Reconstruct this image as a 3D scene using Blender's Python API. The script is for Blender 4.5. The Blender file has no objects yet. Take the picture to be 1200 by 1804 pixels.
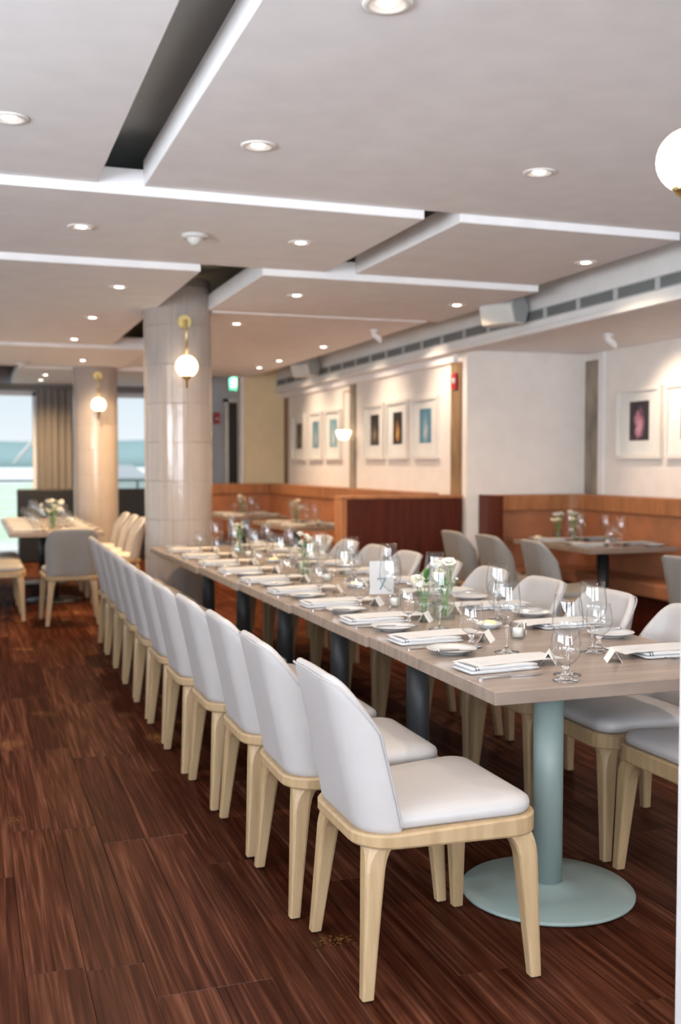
import bpy, bmesh, math, random
from mathutils import Vector, Matrix
random.seed(7)
S = bpy.context.scene
COL = S.collection
PI = math.pi

# ------------------------------------------------------------------ camera
cam_d = bpy.data.cameras.new('camera')
cam = bpy.data.objects.new('camera', cam_d); COL.objects.link(cam)
cam_d.sensor_fit = 'VERTICAL'; cam_d.sensor_height = 36.0
cam_d.lens = 36.0 * 1872.0 / 1804.0
YAW, PITCH = math.radians(19.267), math.radians(2.569)
cam.location = (0, 0, 1.42)
cam.rotation_euler = (PI/2 - PITCH, 0, -YAW)
cam_d.clip_start = 0.05; cam_d.clip_end = 3000
cam_d.dof.use_dof = True; cam_d.dof.focus_distance = 3.25; cam_d.dof.aperture_fstop = 2.5
S.camera = cam

# ------------------------------------------------------------------ world, big lights, exposure
S.view_settings.view_transform = 'Standard'; S.view_settings.look = 'None'
S.view_settings.gamma = 1.0; S.view_settings.use_curve_mapping = False
S.view_settings.exposure = 0.12
w = bpy.data.worlds.new('sky'); S.world = w; w.use_nodes = True
nt = w.node_tree; nt.nodes.clear()
o_ = nt.nodes.new('ShaderNodeOutputWorld'); b_ = nt.nodes.new('ShaderNodeBackground')
tc = nt.nodes.new('ShaderNodeTexCoord'); sx = nt.nodes.new('ShaderNodeSeparateXYZ')
rp = nt.nodes.new('ShaderNodeValToRGB')
rp.color_ramp.elements[0].position = 0.0; rp.color_ramp.elements[0].color = (0.86, 0.91, 0.95, 1)
rp.color_ramp.elements[1].position = 0.35; rp.color_ramp.elements[1].color = (0.52, 0.66, 0.76, 1)
e = rp.color_ramp.elements.new(0.09); e.color = (0.68, 0.79, 0.86, 1)
nt.links.new(tc.outputs['Generated'], sx.inputs[0]); nt.links.new(sx.outputs['Z'], rp.inputs[0])
nt.links.new(rp.outputs[0], b_.inputs[0]); b_.inputs[1].default_value = 1.0
nt.links.new(b_.outputs[0], o_.inputs[0])

def area_light(name, loc, rot, sx_, sy_, power, col):
    d = bpy.data.lights.new(name, 'AREA'); d.shape = 'RECTANGLE'; d.size = sx_; d.size_y = sy_
    d.energy = power; d.color = col
    o = bpy.data.objects.new(name, d); COL.objects.link(o); o.location = loc; o.rotation_euler = rot
    return o
DAY = (0.83, 0.91, 1.0)
# daylight coming through the glazed front behind the camera and the window bays in the left wall
for k in range(3):
    area_light('front_daylight', (-1.6 + 2.2*k, -2.95, 1.80), (PI/2 + .42, 0, 0), 1.9, 1.6, 130, DAY)
for k in range(2):
    area_light('left_daylight', (-3.12, -.05 + 2.5*k, 1.80), (PI/2 + .85, 0, -PI/2), 2.2, 1.45, 175, DAY)
area_light('left_far_daylight', (-3.1, 10.5, 1.45), (PI/2 + .35, 0, -PI/2), 8.0, 2.1, 38, DAY)

# hazy midday sun over the building: lights the terrace, lawn and shore outside
sd = bpy.data.lights.new('sun', 'SUN'); sd.energy = 2.3; sd.angle = 0.05; sd.color = (1.0, 0.98, 0.94)
so_ = bpy.data.objects.new('sun', sd); COL.objects.link(so_); so_.rotation_euler = (math.radians(26), 0, 0)

# ------------------------------------------------------------------ materials
def mat(name, col, rough=0.6, metal=0.0, spec=0.5, emit=None, es=0.0, noise=None, bump=0.0):
    """noise = (second colour, scale xyz, detail, low, high)"""
    m = bpy.data.materials.new(name); m.use_nodes = True
    n = m.node_tree; p = n.nodes['Principled BSDF']
    p.inputs['Base Color'].default_value = (*col, 1); p.inputs['Roughness'].default_value = rough
    p.inputs['Metallic'].default_value = metal; p.inputs['Specular IOR Level'].default_value = spec
    if emit: p.inputs['Emission Color'].default_value = (*emit, 1); p.inputs['Emission Strength'].default_value = es
    t = n.nodes.new('ShaderNodeTexCoord'); mp = n.nodes.new('ShaderNodeMapping'); nz = n.nodes.new('ShaderNodeTexNoise')
    n.links.new(t.outputs['Object'], mp.inputs[0]); n.links.new(mp.outputs[0], nz.inputs['Vector'])
    nz.inputs['Scale'].default_value = 1.0
    c2, sc, det, lo, hi = noise or (tuple(c*0.94 for c in col), (6, 6, 6), 3, 0.3, 0.7)
    mp.inputs['Scale'].default_value = sc; nz.inputs['Detail'].default_value = det
    r = n.nodes.new('ShaderNodeValToRGB')
    r.color_ramp.elements[0].position = lo; r.color_ramp.elements[0].color = (*c2, 1)
    r.color_ramp.elements[1].position = hi; r.color_ramp.elements[1].color = (*col, 1)
    n.links.new(nz.outputs[0], r.inputs[0]); n.links.new(r.outputs[0], p.inputs['Base Color'])
    if bump:
        b = n.nodes.new('ShaderNodeBump'); b.inputs['Strength'].default_value = bump; b.inputs['Distance'].default_value = 0.002
        n.links.new(nz.outputs[0], b.inputs['Height']); n.links.new(b.outputs[0], p.inputs['Normal'])
    return m

def thin_glass(name, tint=(0.97, 0.98, 0.98), ior=1.45, rough=0.0, edge=.35):
    m = bpy.data.materials.new(name); m.use_nodes = True; n = m.node_tree; n.nodes.clear()
    o = n.nodes.new('ShaderNodeOutputMaterial'); mx = n.nodes.new('ShaderNodeMixShader')
    t = n.nodes.new('ShaderNodeBsdfTransparent'); g = n.nodes.new('ShaderNodeBsdfGlossy'); f = n.nodes.new('ShaderNodeFresnel')
    
    # longer path through the wall near the silhouette: a little darker there
    lw = n.nodes.new('ShaderNodeLayerWeight'); lw.inputs['Blend'].default_value = edge
    er = n.nodes.new('ShaderNodeValToRGB'); er.color_ramp.elements[0].color = (*tint, 1); er.color_ramp.elements[1].color = (*[c*.72 for c in tint], 1)
    er.color_ramp.elements[0].position = .35
    n.links.new(lw.outputs['Facing'], er.inputs[0]); n.links.new(er.outputs[0], t.inputs[0])
    g.inputs['Roughness'].default_value = rough; 
    # Fresnel inverts its IOR on back faces; a thin sheet reflects alike from both sides
    ge = n.nodes.new('ShaderNodeNewGeometry'); mr = n.nodes.new('ShaderNodeMapRange')
    mr.inputs[3].default_value = ior; mr.inputs[4].default_value = 1/ior
    n.links.new(ge.outputs['Backfacing'], mr.inputs[0]); n.links.new(mr.outputs[0], f.inputs['IOR'])
    n.links.new(f.outputs[0], mx.inputs[0]); n.links.new(t.outputs[0], mx.inputs[1]); n.links.new(g.outputs[0], mx.inputs[2])
    n.links.new(mx.outputs[0], o.inputs[0]); return m

def solid_glass(name):
    m = bpy.data.materials.new(name); m.use_nodes = True; p = m.node_tree.nodes['Principled BSDF']
    p.inputs['Base Color'].default_value = (1, 1, 1, 1); p.inputs['Transmission Weight'].default_value = 1.0
    p.inputs['Roughness'].default_value = 0.0; p.inputs['IOR'].default_value = 1.45
    return m

def floor_material():
    m = bpy.data.materials.new('floor_wood'); m.use_nodes = True; n = m.node_tree; L = n.links.new
    p = n.nodes['Principled BSDF']
    t = n.nodes.new('ShaderNodeTexCoord'); oi = n.nodes.new('ShaderNodeObjectInfo')
    ad = n.nodes.new('ShaderNodeVectorMath'); ad.operation = 'MULTIPLY_ADD'
    cmb = n.nodes.new('ShaderNodeCombineXYZ')
    for k in range(3): L(oi.outputs['Random'], cmb.inputs[k])
    ad.inputs[1].default_value = (37, 53, 71); L(cmb.outputs[0], ad.inputs[0]); L(t.outputs['Object'], ad.inputs[2])
    mp = n.nodes.new('ShaderNodeMapping'); mp.inputs['Scale'].default_value = (24, 0.8, 1); L(ad.outputs[0], mp.inputs[0])
    n1 = n.nodes.new('ShaderNodeTexNoise'); n1.inputs['Scale'].default_value = 1.0; n1.inputs['Detail'].default_value = 4
    n1.inputs['Distortion'].default_value = 2.2
    L(mp.outputs[0], n1.inputs['Vector'])
    mp2 = n.nodes.new('ShaderNodeMapping'); mp2.inputs['Scale'].default_value = (120, 2.2, 1); L(ad.outputs[0], mp2.inputs[0])
    n2 = n.nodes.new('ShaderNodeTexNoise'); n2.inputs['Scale'].default_value = 1.0; n2.inputs['Detail'].default_value = 5
    L(mp2.outputs[0], n2.inputs['Vector'])
    mx = n.nodes.new('ShaderNodeMath'); mx.operation = 'MULTIPLY_ADD'; mx.inputs[1].default_value = 0.38
    L(n2.outputs[0], mx.inputs[0]); 
    ml = n.nodes.new('ShaderNodeMath'); ml.operation = 'MULTIPLY'; ml.inputs[1].default_value = 0.62; L(n1.outputs[0], ml.inputs[0])
    L(ml.outputs[0], mx.inputs[2])
    m3 = n.nodes.new('ShaderNodeMath'); m3.operation = 'MULTIPLY_ADD'; m3.inputs[1].default_value = 0.12; 
    L(oi.outputs['Random'], m3.inputs[0]); L(mx.outputs[0], m3.inputs[2])
    r = n.nodes.new('ShaderNodeValToRGB'); cr = r.color_ramp
    cr.elements[0].position = 0.40; cr.elements[0].color = (0.020, 0.0040, 0.0016, 1)
    cr.elements[1].position = 0.74; cr.elements[1].color = (0.12, 0.045, 0.025, 1)
    e1 = cr.elements.new(0.52); e1.color = (0.038, 0.0102, 0.0046, 1)
    e2 = cr.elements.new(0.60); e2.color = (0.060, 0.0182, 0.0090, 1)
    L(m3.outputs[0], r.inputs[0])
    # worn specks: scuffed patches showing yellow wood
    n4 = n.nodes.new('ShaderNodeTexNoise'); n4.inputs['Scale'].default_value = 2.3; n4.inputs['Detail'].default_value = 1; L(ad.outputs[0], n4.inputs['Vector'])
    n5 = n.nodes.new('ShaderNodeTexNoise'); n5.inputs['Scale'].default_value = 120; n5.inputs['Detail'].default_value = 3; L(ad.outputs[0], n5.inputs['Vector'])
    s4 = n.nodes.new('ShaderNodeMapRange'); s4.inputs[1].default_value = 0.70; s4.inputs[2].default_value = 0.78; L(n4.outputs[0], s4.inputs[0])
    s5 = n.nodes.new('ShaderNodeMapRange'); s5.inputs[1].default_value = 0.52; s5.inputs[2].default_value = 0.62; L(n5.outputs[0], s5.inputs[0])
    pr = n.nodes.new('ShaderNodeMath'); pr.operation = 'MULTIPLY'; L(s4.outputs[0], pr.inputs[0]); L(s5.outputs[0], pr.inputs[1])
    mc = n.nodes.new('ShaderNodeMix'); mc.data_type = 'RGBA'
    L(pr.outputs[0], mc.inputs['Factor']); L(r.outputs[0], mc.inputs['A']); mc.inputs['B'].default_value = (0.30, 0.15, 0.045, 1)
    n.nodes.remove(p); out = n.nodes['Material Output']
    df = n.nodes.new('ShaderNodeBsdfDiffuse'); gl = n.nodes.new('ShaderNodeBsdfGlossy'); ms = n.nodes.new('ShaderNodeMixShader')
    gl.inputs['Roughness'].default_value = 0.30; ms.inputs[0].default_value = 0.024
    L(mc.outputs['Result'], df.inputs['Color']); L(df.outputs[0], ms.inputs[1]); L(gl.outputs[0], ms.inputs[2]); L(ms.outputs[0], out.inputs['Surface'])
    b = n.nodes.new('ShaderNodeBump'); b.inputs['Strength'].default_value = 0.08; b.inputs['Distance'].default_value = 0.001
    L(mx.outputs[0], b.inputs['Height']); L(b.outputs[0], df.inputs['Normal']); L(b.outputs[0], gl.inputs['Normal'])
    return m

M = dict(
 leather=mat('chair_leather', (0.40, 0.376, 0.368), 0.42, spec=0.4, noise=((0.38, 0.357, 0.348), (9, 9, 9), 4, .3, .7), bump=0.05),
 taupe=mat('taupe_leather', (0.27, 0.25, 0.23), 0.45, spec=0.4, noise=((0.25, 0.232, 0.212), (9, 9, 9), 4, .3, .7)),
 piping=mat('piping_grey', (0.36, 0.34, 0.34), 0.6),
 ash=mat('ash_wood', (0.385, 0.268, 0.15), 0.42, noise=((0.31, 0.208, 0.108), (40, 40, 4), 5, .32, .68), bump=0.08),
 glide=mat('glide_black', (0.012, 0.011, 0.010), 0.6),
 tabletop=mat('table_oak', (0.275, 0.215, 0.175), 0.27, noise=((0.20, 0.152, 0.122), (3.5, 42, 10), 6, .30, .70), bump=0.05),
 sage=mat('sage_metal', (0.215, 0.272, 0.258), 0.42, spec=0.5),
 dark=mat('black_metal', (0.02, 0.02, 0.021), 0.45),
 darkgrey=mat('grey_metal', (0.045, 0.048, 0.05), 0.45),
 wall=mat('wall_paint', (0.84, 0.785, 0.735), 0.85),
 tan=mat('tan_paint', (0.82, 0.68, 0.43), 0.85),
 ceil=mat('ceiling_paint', (0.87, 0.85, 0.845), 0.85),
 void=mat('void_paint', (0.66, 0.70, 0.67), 0.85),
 post=mat('post_paint', (0.58, 0.56, 0.565), 0.5),
 card=mat('card_stock', (0.72, 0.70, 0.67), 0.7),
 white=mat('white_paint', (0.82, 0.80, 0.78), 0.5),
 concrete=mat('bare_concrete', (0.36, 0.30, 0.23), 0.85, noise=((0.20, 0.17, 0.14), (7, 7, 3), 6, .35, .65), bump=.5),
 timber=mat('bare_timber', (0.32, 0.20, 0.10), 0.7, noise=((0.20, 0.12, 0.06), (14, 14, 3), 5, .35, .65), bump=.4),
 tile=mat('glazed_tile', (0.41, 0.355, 0.32), 0.12, spec=0.5, noise=((0.385, 0.33, 0.295), (16, 16, 7), 2, .3, .7), bump=0.9),
 grout=mat('grout', (0.28, 0.245, 0.22), 0.9),
 brass=mat('brass', (0.62, 0.47, 0.20), 0.30, metal=1.0),
 globe=mat('opal_globe', (0.9, 0.85, 0.78), 0.3, emit=(1.0, 0.78, 0.52), es=3.6),
 lamp=mat('lamp_glow', (1, 1, 1), 0.4, emit=(1.0, 0.90, 0.76), es=16),
 ring=mat('lamp_ring', (0.78, 0.74, 0.70), 0.35),
 vent=mat('vent_grey', (0.05, 0.055, 0.055), 0.6),
 slat=mat('slat_grey', (0.52, 0.54, 0.54), 0.5),
 speaker=mat('speaker_shell', (0.62, 0.60, 0.56), 0.5),
 grille=mat('speaker_grille', (0.42, 0.43, 0.42), 0.7, noise=((0.30, 0.31, 0.30), (160, 160, 160), 2, .4, .6)),
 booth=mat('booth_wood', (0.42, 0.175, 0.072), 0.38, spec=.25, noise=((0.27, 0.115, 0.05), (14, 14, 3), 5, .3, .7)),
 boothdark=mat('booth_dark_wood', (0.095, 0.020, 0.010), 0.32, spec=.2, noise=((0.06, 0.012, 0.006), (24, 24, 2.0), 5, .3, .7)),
 cognac=mat('cognac_leather', (0.42, 0.165, 0.08), 0.45, spec=.2, noise=((0.31, 0.135, 0.07), (5, 5, 5), 4, .3, .7)),
 blackleather=mat('black_leather', (0.012, 0.011, 0.012), 0.5),
 paper=mat('paper', (0.51, 0.50, 0.495), 0.7),
 print_=mat('faint_print', (0.70, 0.70, 0.71), 0.8),
 linen=mat('linen', (0.47, 0.47, 0.475), 0.85, noise=((0.445, 0.445, 0.45), (120, 120, 120), 3, .3, .7), bump=.15),
 navy=mat('navy_stripe', (0.035, 0.05, 0.075), 0.8),
 china=mat('china', (0.52, 0.52, 0.52), 0.18),
 steel=mat('steel', (0.62, 0.62, 0.64), 0.16, metal=1.0),
 butter=mat('butter', (0.82, 0.68, 0.36), 0.5),
 wax=mat('candle_wax', (0.86, 0.84, 0.80), 0.5),
 thin=thin_glass('clear_thin_glass', ior=1.75), solid=solid_glass('clear_solid_glass'),
 vaseg=thin_glass('ribbed_vase_glass', (0.86, 0.93, 0.91), 1.5, 0.05),
 pane=thin_glass('window_glass', (0.985, 0.99, 0.99), 1.03, edge=.1),
 acrylic=thin_glass('clear_acrylic', (0.97, 0.98, 0.98), 1.3, edge=.12),
 leaf=mat('leaf_green', (0.055, 0.17, 0.035), 0.5), stem=mat('stem_green', (0.15, 0.28, 0.08), 0.5),
 petal=mat('white_petal', (0.84, 0.82, 0.72), 0.6), bud=mat('cream_petal', (0.80, 0.76, 0.60), 0.6),
 teal=mat('teal_ink', (0.02, 0.16, 0.17), 0.6),
 exitg=mat('exit_green', (0.05, 0.4, 0.3), 0.4, emit=(0.05, 0.42, 0.33), es=0.15),
 red=mat('alarm_red', (0.5, 0.03, 0.03), 0.4),
 frame=mat('frame_white', (0.80, 0.76, 0.70), 0.4), mat_=mat('mat_board', (0.84, 0.82, 0.78), 0.8),
 curtain=mat('curtain', (0.26, 0.235, 0.215), 0.9), blind=mat('roller_blind', (0.22, 0.20, 0.18), 0.9),
 rail=mat('rail_dark', (0.10, 0.12, 0.13), 0.5), deck=mat('deck_stone', (0.80, 0.80, 0.78), 0.8),
 lawn=mat('lawn', (0.55, 0.72, 0.46), 0.9, noise=((0.80, 0.88, 0.76), (0.8, 0.8, 1), 3, .3, .7)),
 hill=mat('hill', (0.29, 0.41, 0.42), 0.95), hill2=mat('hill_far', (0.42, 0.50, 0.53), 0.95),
 sand=mat('sand_shore', (0.98, 0.98, 0.97), 0.9), roof=mat('roof_grey', (0.42, 0.43, 0.46), 0.8),
 plant=mat('plant_dark', (0.015, 0.05, 0.02), 0.5), door=mat('door_dark', (0.03, 0.022, 0.022), 0.5),
 corr=mat('corridor_paint', (0.62, 0.63, 0.68), 0.8),
)
M['floor'] = floor_material()

# ------------------------------------------------------------------ helpers
def link(name, me, m, parent=None, loc=None, rot=None, smooth=False):
    if m is not None and len(me.materials) == 0: me.materials.append(m)
    if smooth:
        me.polygons.foreach_set('use_smooth', [True]*len(me.polygons))
    o = bpy.data.objects.new(name, me); COL.objects.link(o)
    if parent: o.parent = parent
    if loc: o.location = loc
    if rot: o.rotation_euler = rot
    return o
def tag(o, label, cat, group=None, kind=None):
    o['label'] = label; o['category'] = cat
    if group: o['group'] = group
    if kind: o['kind'] = kind
    return o
def thing(name, label, cat, loc=(0, 0, 0), rz=0.0, group=None):
    o = bpy.data.objects.new(name, None); COL.objects.link(o); o.empty_display_size = 0.05
    o.location = loc; o.rotation_euler = (0, 0, rz)
    return tag(o, label, cat, group)
KIDS = {}
def kids(o):
    if o.name not in KIDS: KIDS[o.name] = list(o.children)
    return KIDS[o.name]
def dup(root, loc, rz, label, group=None, **mats):
    r = root.copy(); COL.objects.link(r); r.location = loc; r.rotation_euler = (0, 0, rz); r['label'] = label
    if group: r['group'] = group
    for ch in kids(root):
        c = ch.copy(); COL.objects.link(c); c.parent = r
        for g in kids(ch):
            d = g.copy(); COL.objects.link(d); d.parent = c
    return r
def mesh(name, v, f):
    me = bpy.data.meshes.new(name); me.from_pydata([tuple(a) for a in v], [], f); me.update(); return me
class MB:
    def __init__(s): s.v = []; s.f = []
    def add(s, v, f):
        n = len(s.v); s.v += [tuple(a) for a in v]; s.f += [tuple(i+n for i in q) for q in f]; return s
    def box(s, x0, x1, y0, y1, z0, z1):
        v = [(x, y, z) for z in (z0, z1) for y in (y0, y1) for x in (x0, x1)]
        return s.add(v, [(0, 2, 3, 1), (4, 5, 7, 6), (0, 1, 5, 4), (2, 6, 7, 3), (0, 4, 6, 2), (1, 3, 7, 5)])
    def loft(s, rings, cap0=True, cap1=True, closed=True):
        n = len(rings[0]); v = [p for r in rings for p in r]; f = []
        for k in range(len(rings)-1):
            for i in range(n if closed else n-1):
                j = (i+1) % n; f.append((k*n+i, k*n+j, (k+1)*n+j, (k+1)*n+i))
        if cap0: f.append(tuple(reversed(range(n))))
        if cap1: f.append(tuple(range((len(rings)-1)*n, len(rings)*n)))
        return s.add(v, f)
    def lathe(s, prof, n=24, cap0=False, cap1=False, c=(0, 0, 0)):
        rings = [[(c[0]+r*math.cos(2*PI*i/n), c[1]+r*math.sin(2*PI*i/n), c[2]+z) for i in range(n)] for r, z in prof]
        return s.loft(rings, cap0, cap1)
    def tube(s, pts, r, n=8):
        P = [Vector(p) for p in pts]; rings = []
        rr = r if isinstance(r, (list, tuple)) else [r]*len(P)
        up = Vector((0.13, 0.27, 0.95)).normalized()
        for i, p in enumerate(P):
            d = (P[min(i+1, len(P)-1)] - P[max(i-1, 0)]).normalized()
            a = d.cross(up); 
            if a.length < 1e-3: a = d.cross(Vector((1, 0, 0)))
            a.normalize(); b = a.cross(d); 
            rings.append([p + (a*math.cos(2*PI*k/n) + b*math.sin(2*PI*k/n))*rr[i] for k in range(n)])
        return s.loft(rings)
    def prism(s, pts, z0, z1):
        return s.loft([[(x, y, z0) for x, y in pts], [(x, y, z1) for x, y in pts]])
    def mesh(s, name='m'): return mesh(name, s.v, s.f)
def bevel(me, wdt, seg=2, angle=0.6):
    bm = bmesh.new(); bm.from_mesh(me)
    es = [e for e in bm.edges if len(e.link_faces) == 2 and e.calc_face_angle(0) > angle]
    bmesh.ops.bevel(bm, geom=es, offset=wdt, segments=seg, affect='EDGES', profile=0.5)
    bm.to_mesh(me); bm.free(); me.update(); return me
def fixn(me):
    bm = bmesh.new(); bm.from_mesh(me); bmesh.ops.recalc_face_normals(bm, faces=bm.faces); bm.to_mesh(me); bm.free(); me.update(); return me
def subdiv(me, lv=1):
    o = bpy.data.objects.new('tmp', me); COL.objects.link(o)
    md = o.modifiers.new('s', 'SUBSURF'); md.levels = lv; md.render_levels = lv
    dg = bpy.context.evaluated_depsgraph_get(); ev = o.evaluated_get(dg); me2 = bpy.data.meshes.new_from_object(ev)
    bpy.data.objects.remove(o); return me2
def bbox(name, x0, x1, y0, y1, z0, z1, m, parent=None, bv=0.0, seg=2):
    me = MB().box(x0, x1, y0, y1, z0, z1).mesh(name)
    if bv: bevel(me, bv, seg)
    return link(name, me, m, parent)
def struct(o, label=None):
    o['kind'] = 'structure'
    if label: o['label'] = label
    return o
def fillet(corners, radii, seg=6, closed=True):
    """rounded polygon / path in 2-D"""
    n = len(corners); out = []
    for i in range(n):
        p = Vector(corners[i]); r = radii[i]
        if not closed and i in (0, n-1): out.append(p.copy()); continue
        a = Vector(corners[i-1]); b = Vector(corners[(i+1) % n])
        da = (a-p).normalized(); db = (b-p).normalized()
        th = math.acos(max(-1, min(1, da.dot(db))))
        if r < 1e-5: out += [p.copy()]*(seg+1); continue
        d = r / math.tan(th/2); t0 = p + da*d; t1 = p + db*d
        c = p + (da+db).normalized() * (r/math.sin(th/2))
        a0 = math.atan2(t0.y-c.y, t0.x-c.x); a1 = math.atan2(t1.y-c.y, t1.x-c.x)
        dd = (a1-a0+PI) % (2*PI) - PI
        for k in range(seg+1):
            q = a0 + dd*k/seg; out.append(Vector((c.x+r*math.cos(q), c.y+r*math.sin(q))))
    return out
def resample(pts, n):
    L = [0]
    for a, b in zip(pts, pts[1:]): L.append(L[-1] + (b-a).length)
    out = []; j = 0
    for k in range(n):
        t = L[-1]*k/(n-1)
        while j < len(pts)-2 and L[j+1] < t: j += 1
        u = (t-L[j]) / max(1e-9, L[j+1]-L[j]); out.append(pts[j].lerp(pts[j+1], min(1, max(0, u))))
    return out
ORD = ['nearest', 'second', 'third', 'fourth', 'fifth', 'sixth', 'seventh', 'eighth', 'ninth', 'tenth', 'eleventh', 'twelfth', 'thirteenth', 'fourteenth', 'fifteenth', 'sixteenth']

# ------------------------------------------------------------------ floor
XL, XR, YN, YF = -3.3, 5.7, -3.2, 17.0
floor = bbox('floor', XL-.2, XR+.3, YN-.2, YF+.2, -0.15, -0.004, M['floor']); struct(floor, 'dark red brown wood plank floor')
PW, PL = 0.1625, 1.22
pm = []
for ln in (PL,):
    me = MB().box(-PW/2+.0007, PW/2-.0007, 0, ln-.0014, -0.0039, 0.0).mesh('plank')
    bevel(me, 0.0011, 1); me.materials.append(M['floor']); pm.append(me)
rows = 0
for k in range(-5, 23):
    xc = 0.127 + PW*(k+0.5); off = (0.247 if k == 0 else ((k*0.618) % 1.0)*PL)
    y = 1.8 - off if k else 3.02 - PL
    if k in (2, 3): y = 2.78 - PL + 0.0
    if k == 1: y = 2.99 - PL
    while y < 11.6:
        o = bpy.data.objects.new('plank', pm[0]); COL.objects.link(o); o.parent = floor; o.location = (xc, y, 0); y += PL

# ------------------------------------------------------------------ ceiling
ceil = bbox('ceiling', XL-.2, XR+.3, YN-.2, YF+.2, 3.05, 3.2, M['void']); struct(ceil, 'dark upper ceiling above white stepped panels')
PANELS = [(XL, .612, YN, 5.34, 2.79), (.835, 4.0, YN, 5.34, 2.79),
          (XL, 2.35, 5.34, 7.03, 2.745), (2.563, 4.0, 5.34, 7.03, 2.745),
          (XL, 1.475, 7.03, 11.7, 2.70), (1.90, 4.02, 7.03, 8.8, 2.70),
          (1.94, 3.9, 8.8, 15.2, 2.69), (XL, 1.9, 11.7, 14.1, 2.665), (XL, .38, 14.1, 17, 2.64), (.62, 2.95, 14.1, 16.9, 2.64), (3.05, 4.75, 15.35, 16.6, 2.86)]
for i, (x0, x1, y0, y1, z) in enumerate(PANELS):
    bbox('ceiling_panel', x0, x1, y0+.0004*i, y1-.0006, z, z+.13, M['ceil'], ceil, 0.006, 2)

# ------------------------------------------------------------------ walls
def walls():
    # right alcove wall, pier, picture wall
    struct(bbox('wall_right', 5.7, 5.9, YN, 9.25, -0.004, 3.05, M['wall']), 'cream alcove wall at right with white framed pictures')
    struct(bbox('wall_pier', 4.42, 5.7, 9.05, 9.25, -0.004, 3.05, M['wall']), 'blank cream wall return beside picture wall')
    struct(bbox('wall_pictures', 4.42, 4.62, 9.25, 15.2, -0.004, 3.05, M['wall']), 'cream wall with two groups of three pictures')
    struct(bbox('wall_far', 3.81, 4.42, 15.2, 15.35, -0.004, 3.05, M['tan']), 'tan wall beside the far doorway')
    c = struct(bbox('wall_corridor', 3.0, 4.9, 16.6, 16.8, -0.004, 3.05, M['corr']), 'pale corridor wall behind the exit sign')
    struct(bbox('wall_corridor_side', 2.95, 3.05, 14.9, 17.0, -0.004, 3.05, M['corr']))
    struct(bbox('wall_corridor_end', 4.75, 4.9, 15.35, 16.6, -0.004, 3.05, M['corr']))
    # white near pillar at the frame edge
    struct(bbox('wall_near', 1.64, 1.84, 1.98, 2.17, -0.004, 2.785, M['post'], None, .004), 'white pillar edge at right of the frame')
    # bulkhead over alcove and picture wall
    b = struct(bbox('trim_1', 4.30, 4.42, YN, 15.2, 2.468, 3.05, M['white'], None, .01), 'long white bulkhead carrying air grilles')
    struct(bbox('ceiling_alcove', 4.42, 5.7, YN, 9.05, 2.49, 2.62, M['ceil']))
    bbox('cornice', 4.245, 4.30, YN, 15.19, 2.88, 3.04, M['white'], b, .01)
    bbox('lip', 4.275, 4.30, YN, 15.19, 2.468, 2.512, M['white'], b, .006)
    struct(bbox('trim_2', 4.37, 4.42, 9.25, 15.2, 2.39, 2.468, M['ceil'], None, .008), 'narrow moulding under the bulkhead')
    # bare strips between wall panels
    struct(bbox('trim_3', 4.405, 4.42, 9.15, 9.374, 1.08, 2.39, M['timber']), 'bare timber strip with red alarm')
    struct(bbox('trim_4', 4.405, 4.42, 12.06, 12.27, 1.08, 2.39, M['concrete']), 'bare concrete strip between picture groups')
    struct(bbox('trim_5', 4.405, 4.42, 14.95, 15.13, 1.08, 2.39, M['timber']), 'bare timber strip in far corner')
    struct(bbox('trim_6', 5.685, 5.70, 8.79, 9.03, 1.0, 2.42, M['concrete']), 'bare concrete strip in alcove corner')
    struct(bbox('trim_7', 5.67, 5.70, 8.70, 8.785, 1.0, 2.488, M['white'], None, .004), 'white post beside concrete strip')
    # left wall with window bays
    yb = [(-1.3, 3.7), (6.5, 14.5)]
    mb = MB(); y = YN
    for a, b2 in yb:
        mb.box(XL-.2, XL, y, a, -0.004, 3.05); mb.box(XL-.2, XL, a, b2, -0.004, (.98 if a < 0 else .35)); mb.box(XL-.2, XL, a, b2, 2.55, 3.05); y = b2
    mb.box(XL-.2, XL, y, YF, -0.004, 3.05)
    struct(link('wall_left', mb.mesh(), M['wall']))
    mb = MB().box(XL, -2.7, YN-.2, YN, -0.004, 3.05).box(3.9, 5.7, YN-.2, YN, -0.004, 3.05).box(-2.7, 3.9, YN-.2, YN, 2.6, 3.05).box(-2.7, 3.9, YN-.2, YN, -0.004, .95).box(-.62, -.48, YN-.2, YN, .95, 2.6).box(1.58, 1.72, YN-.2, YN, .95, 2.6)
    struct(link('wall_back', mb.mesh(), M['wall']))
    # far window wall: header, mullion piers, sills
    mb = MB().box(XL, 3.0, 17, 17.2, 2.53, 3.05).box(XL, -2.4, 17, 17.2, -.004, 2.53).box(-.75, -.55, 17, 17.2, -.004, 2.53)
    mb.box(.985, 2.02, 17, 17.2, -.004, 2.53).box(2.72, 3.0, 17, 17.2, -.004, 2.53)
    struct(link('wall_window', mb.mesh(), M['corr']), 'far wall with tall windows onto the terrace')
    for i, (a, b2) in enumerate([(-2.4, -.75), (-.55, .985), (2.02, 2.72)]):
        mb = MB().box(a, a+.05, 17.02, 17.1, 0, 2.53).box(b2-.05, b2, 17.02, 17.1, 0, 2.53).box(a, b2, 17.02, 17.1, 2.47, 2.53).box(a, b2, 17.02, 17.1, 0, .06)
        wf = struct(link(f'window_{i+1}', mb.mesh(), M['white']), ['far left window', 'tall window at far left over the terrace', 'window between the two tiled columns'][i])
        bbox('pane', a+.05, b2-.05, 17.055, 17.06, .06, 2.47, M['pane'], wf)
    struct(bbox('trim_8', XL, 3.0, 16.9, 17.0, 2.55, 2.64, M['blind']), 'dark blind housing above the far windows')
walls()
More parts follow.
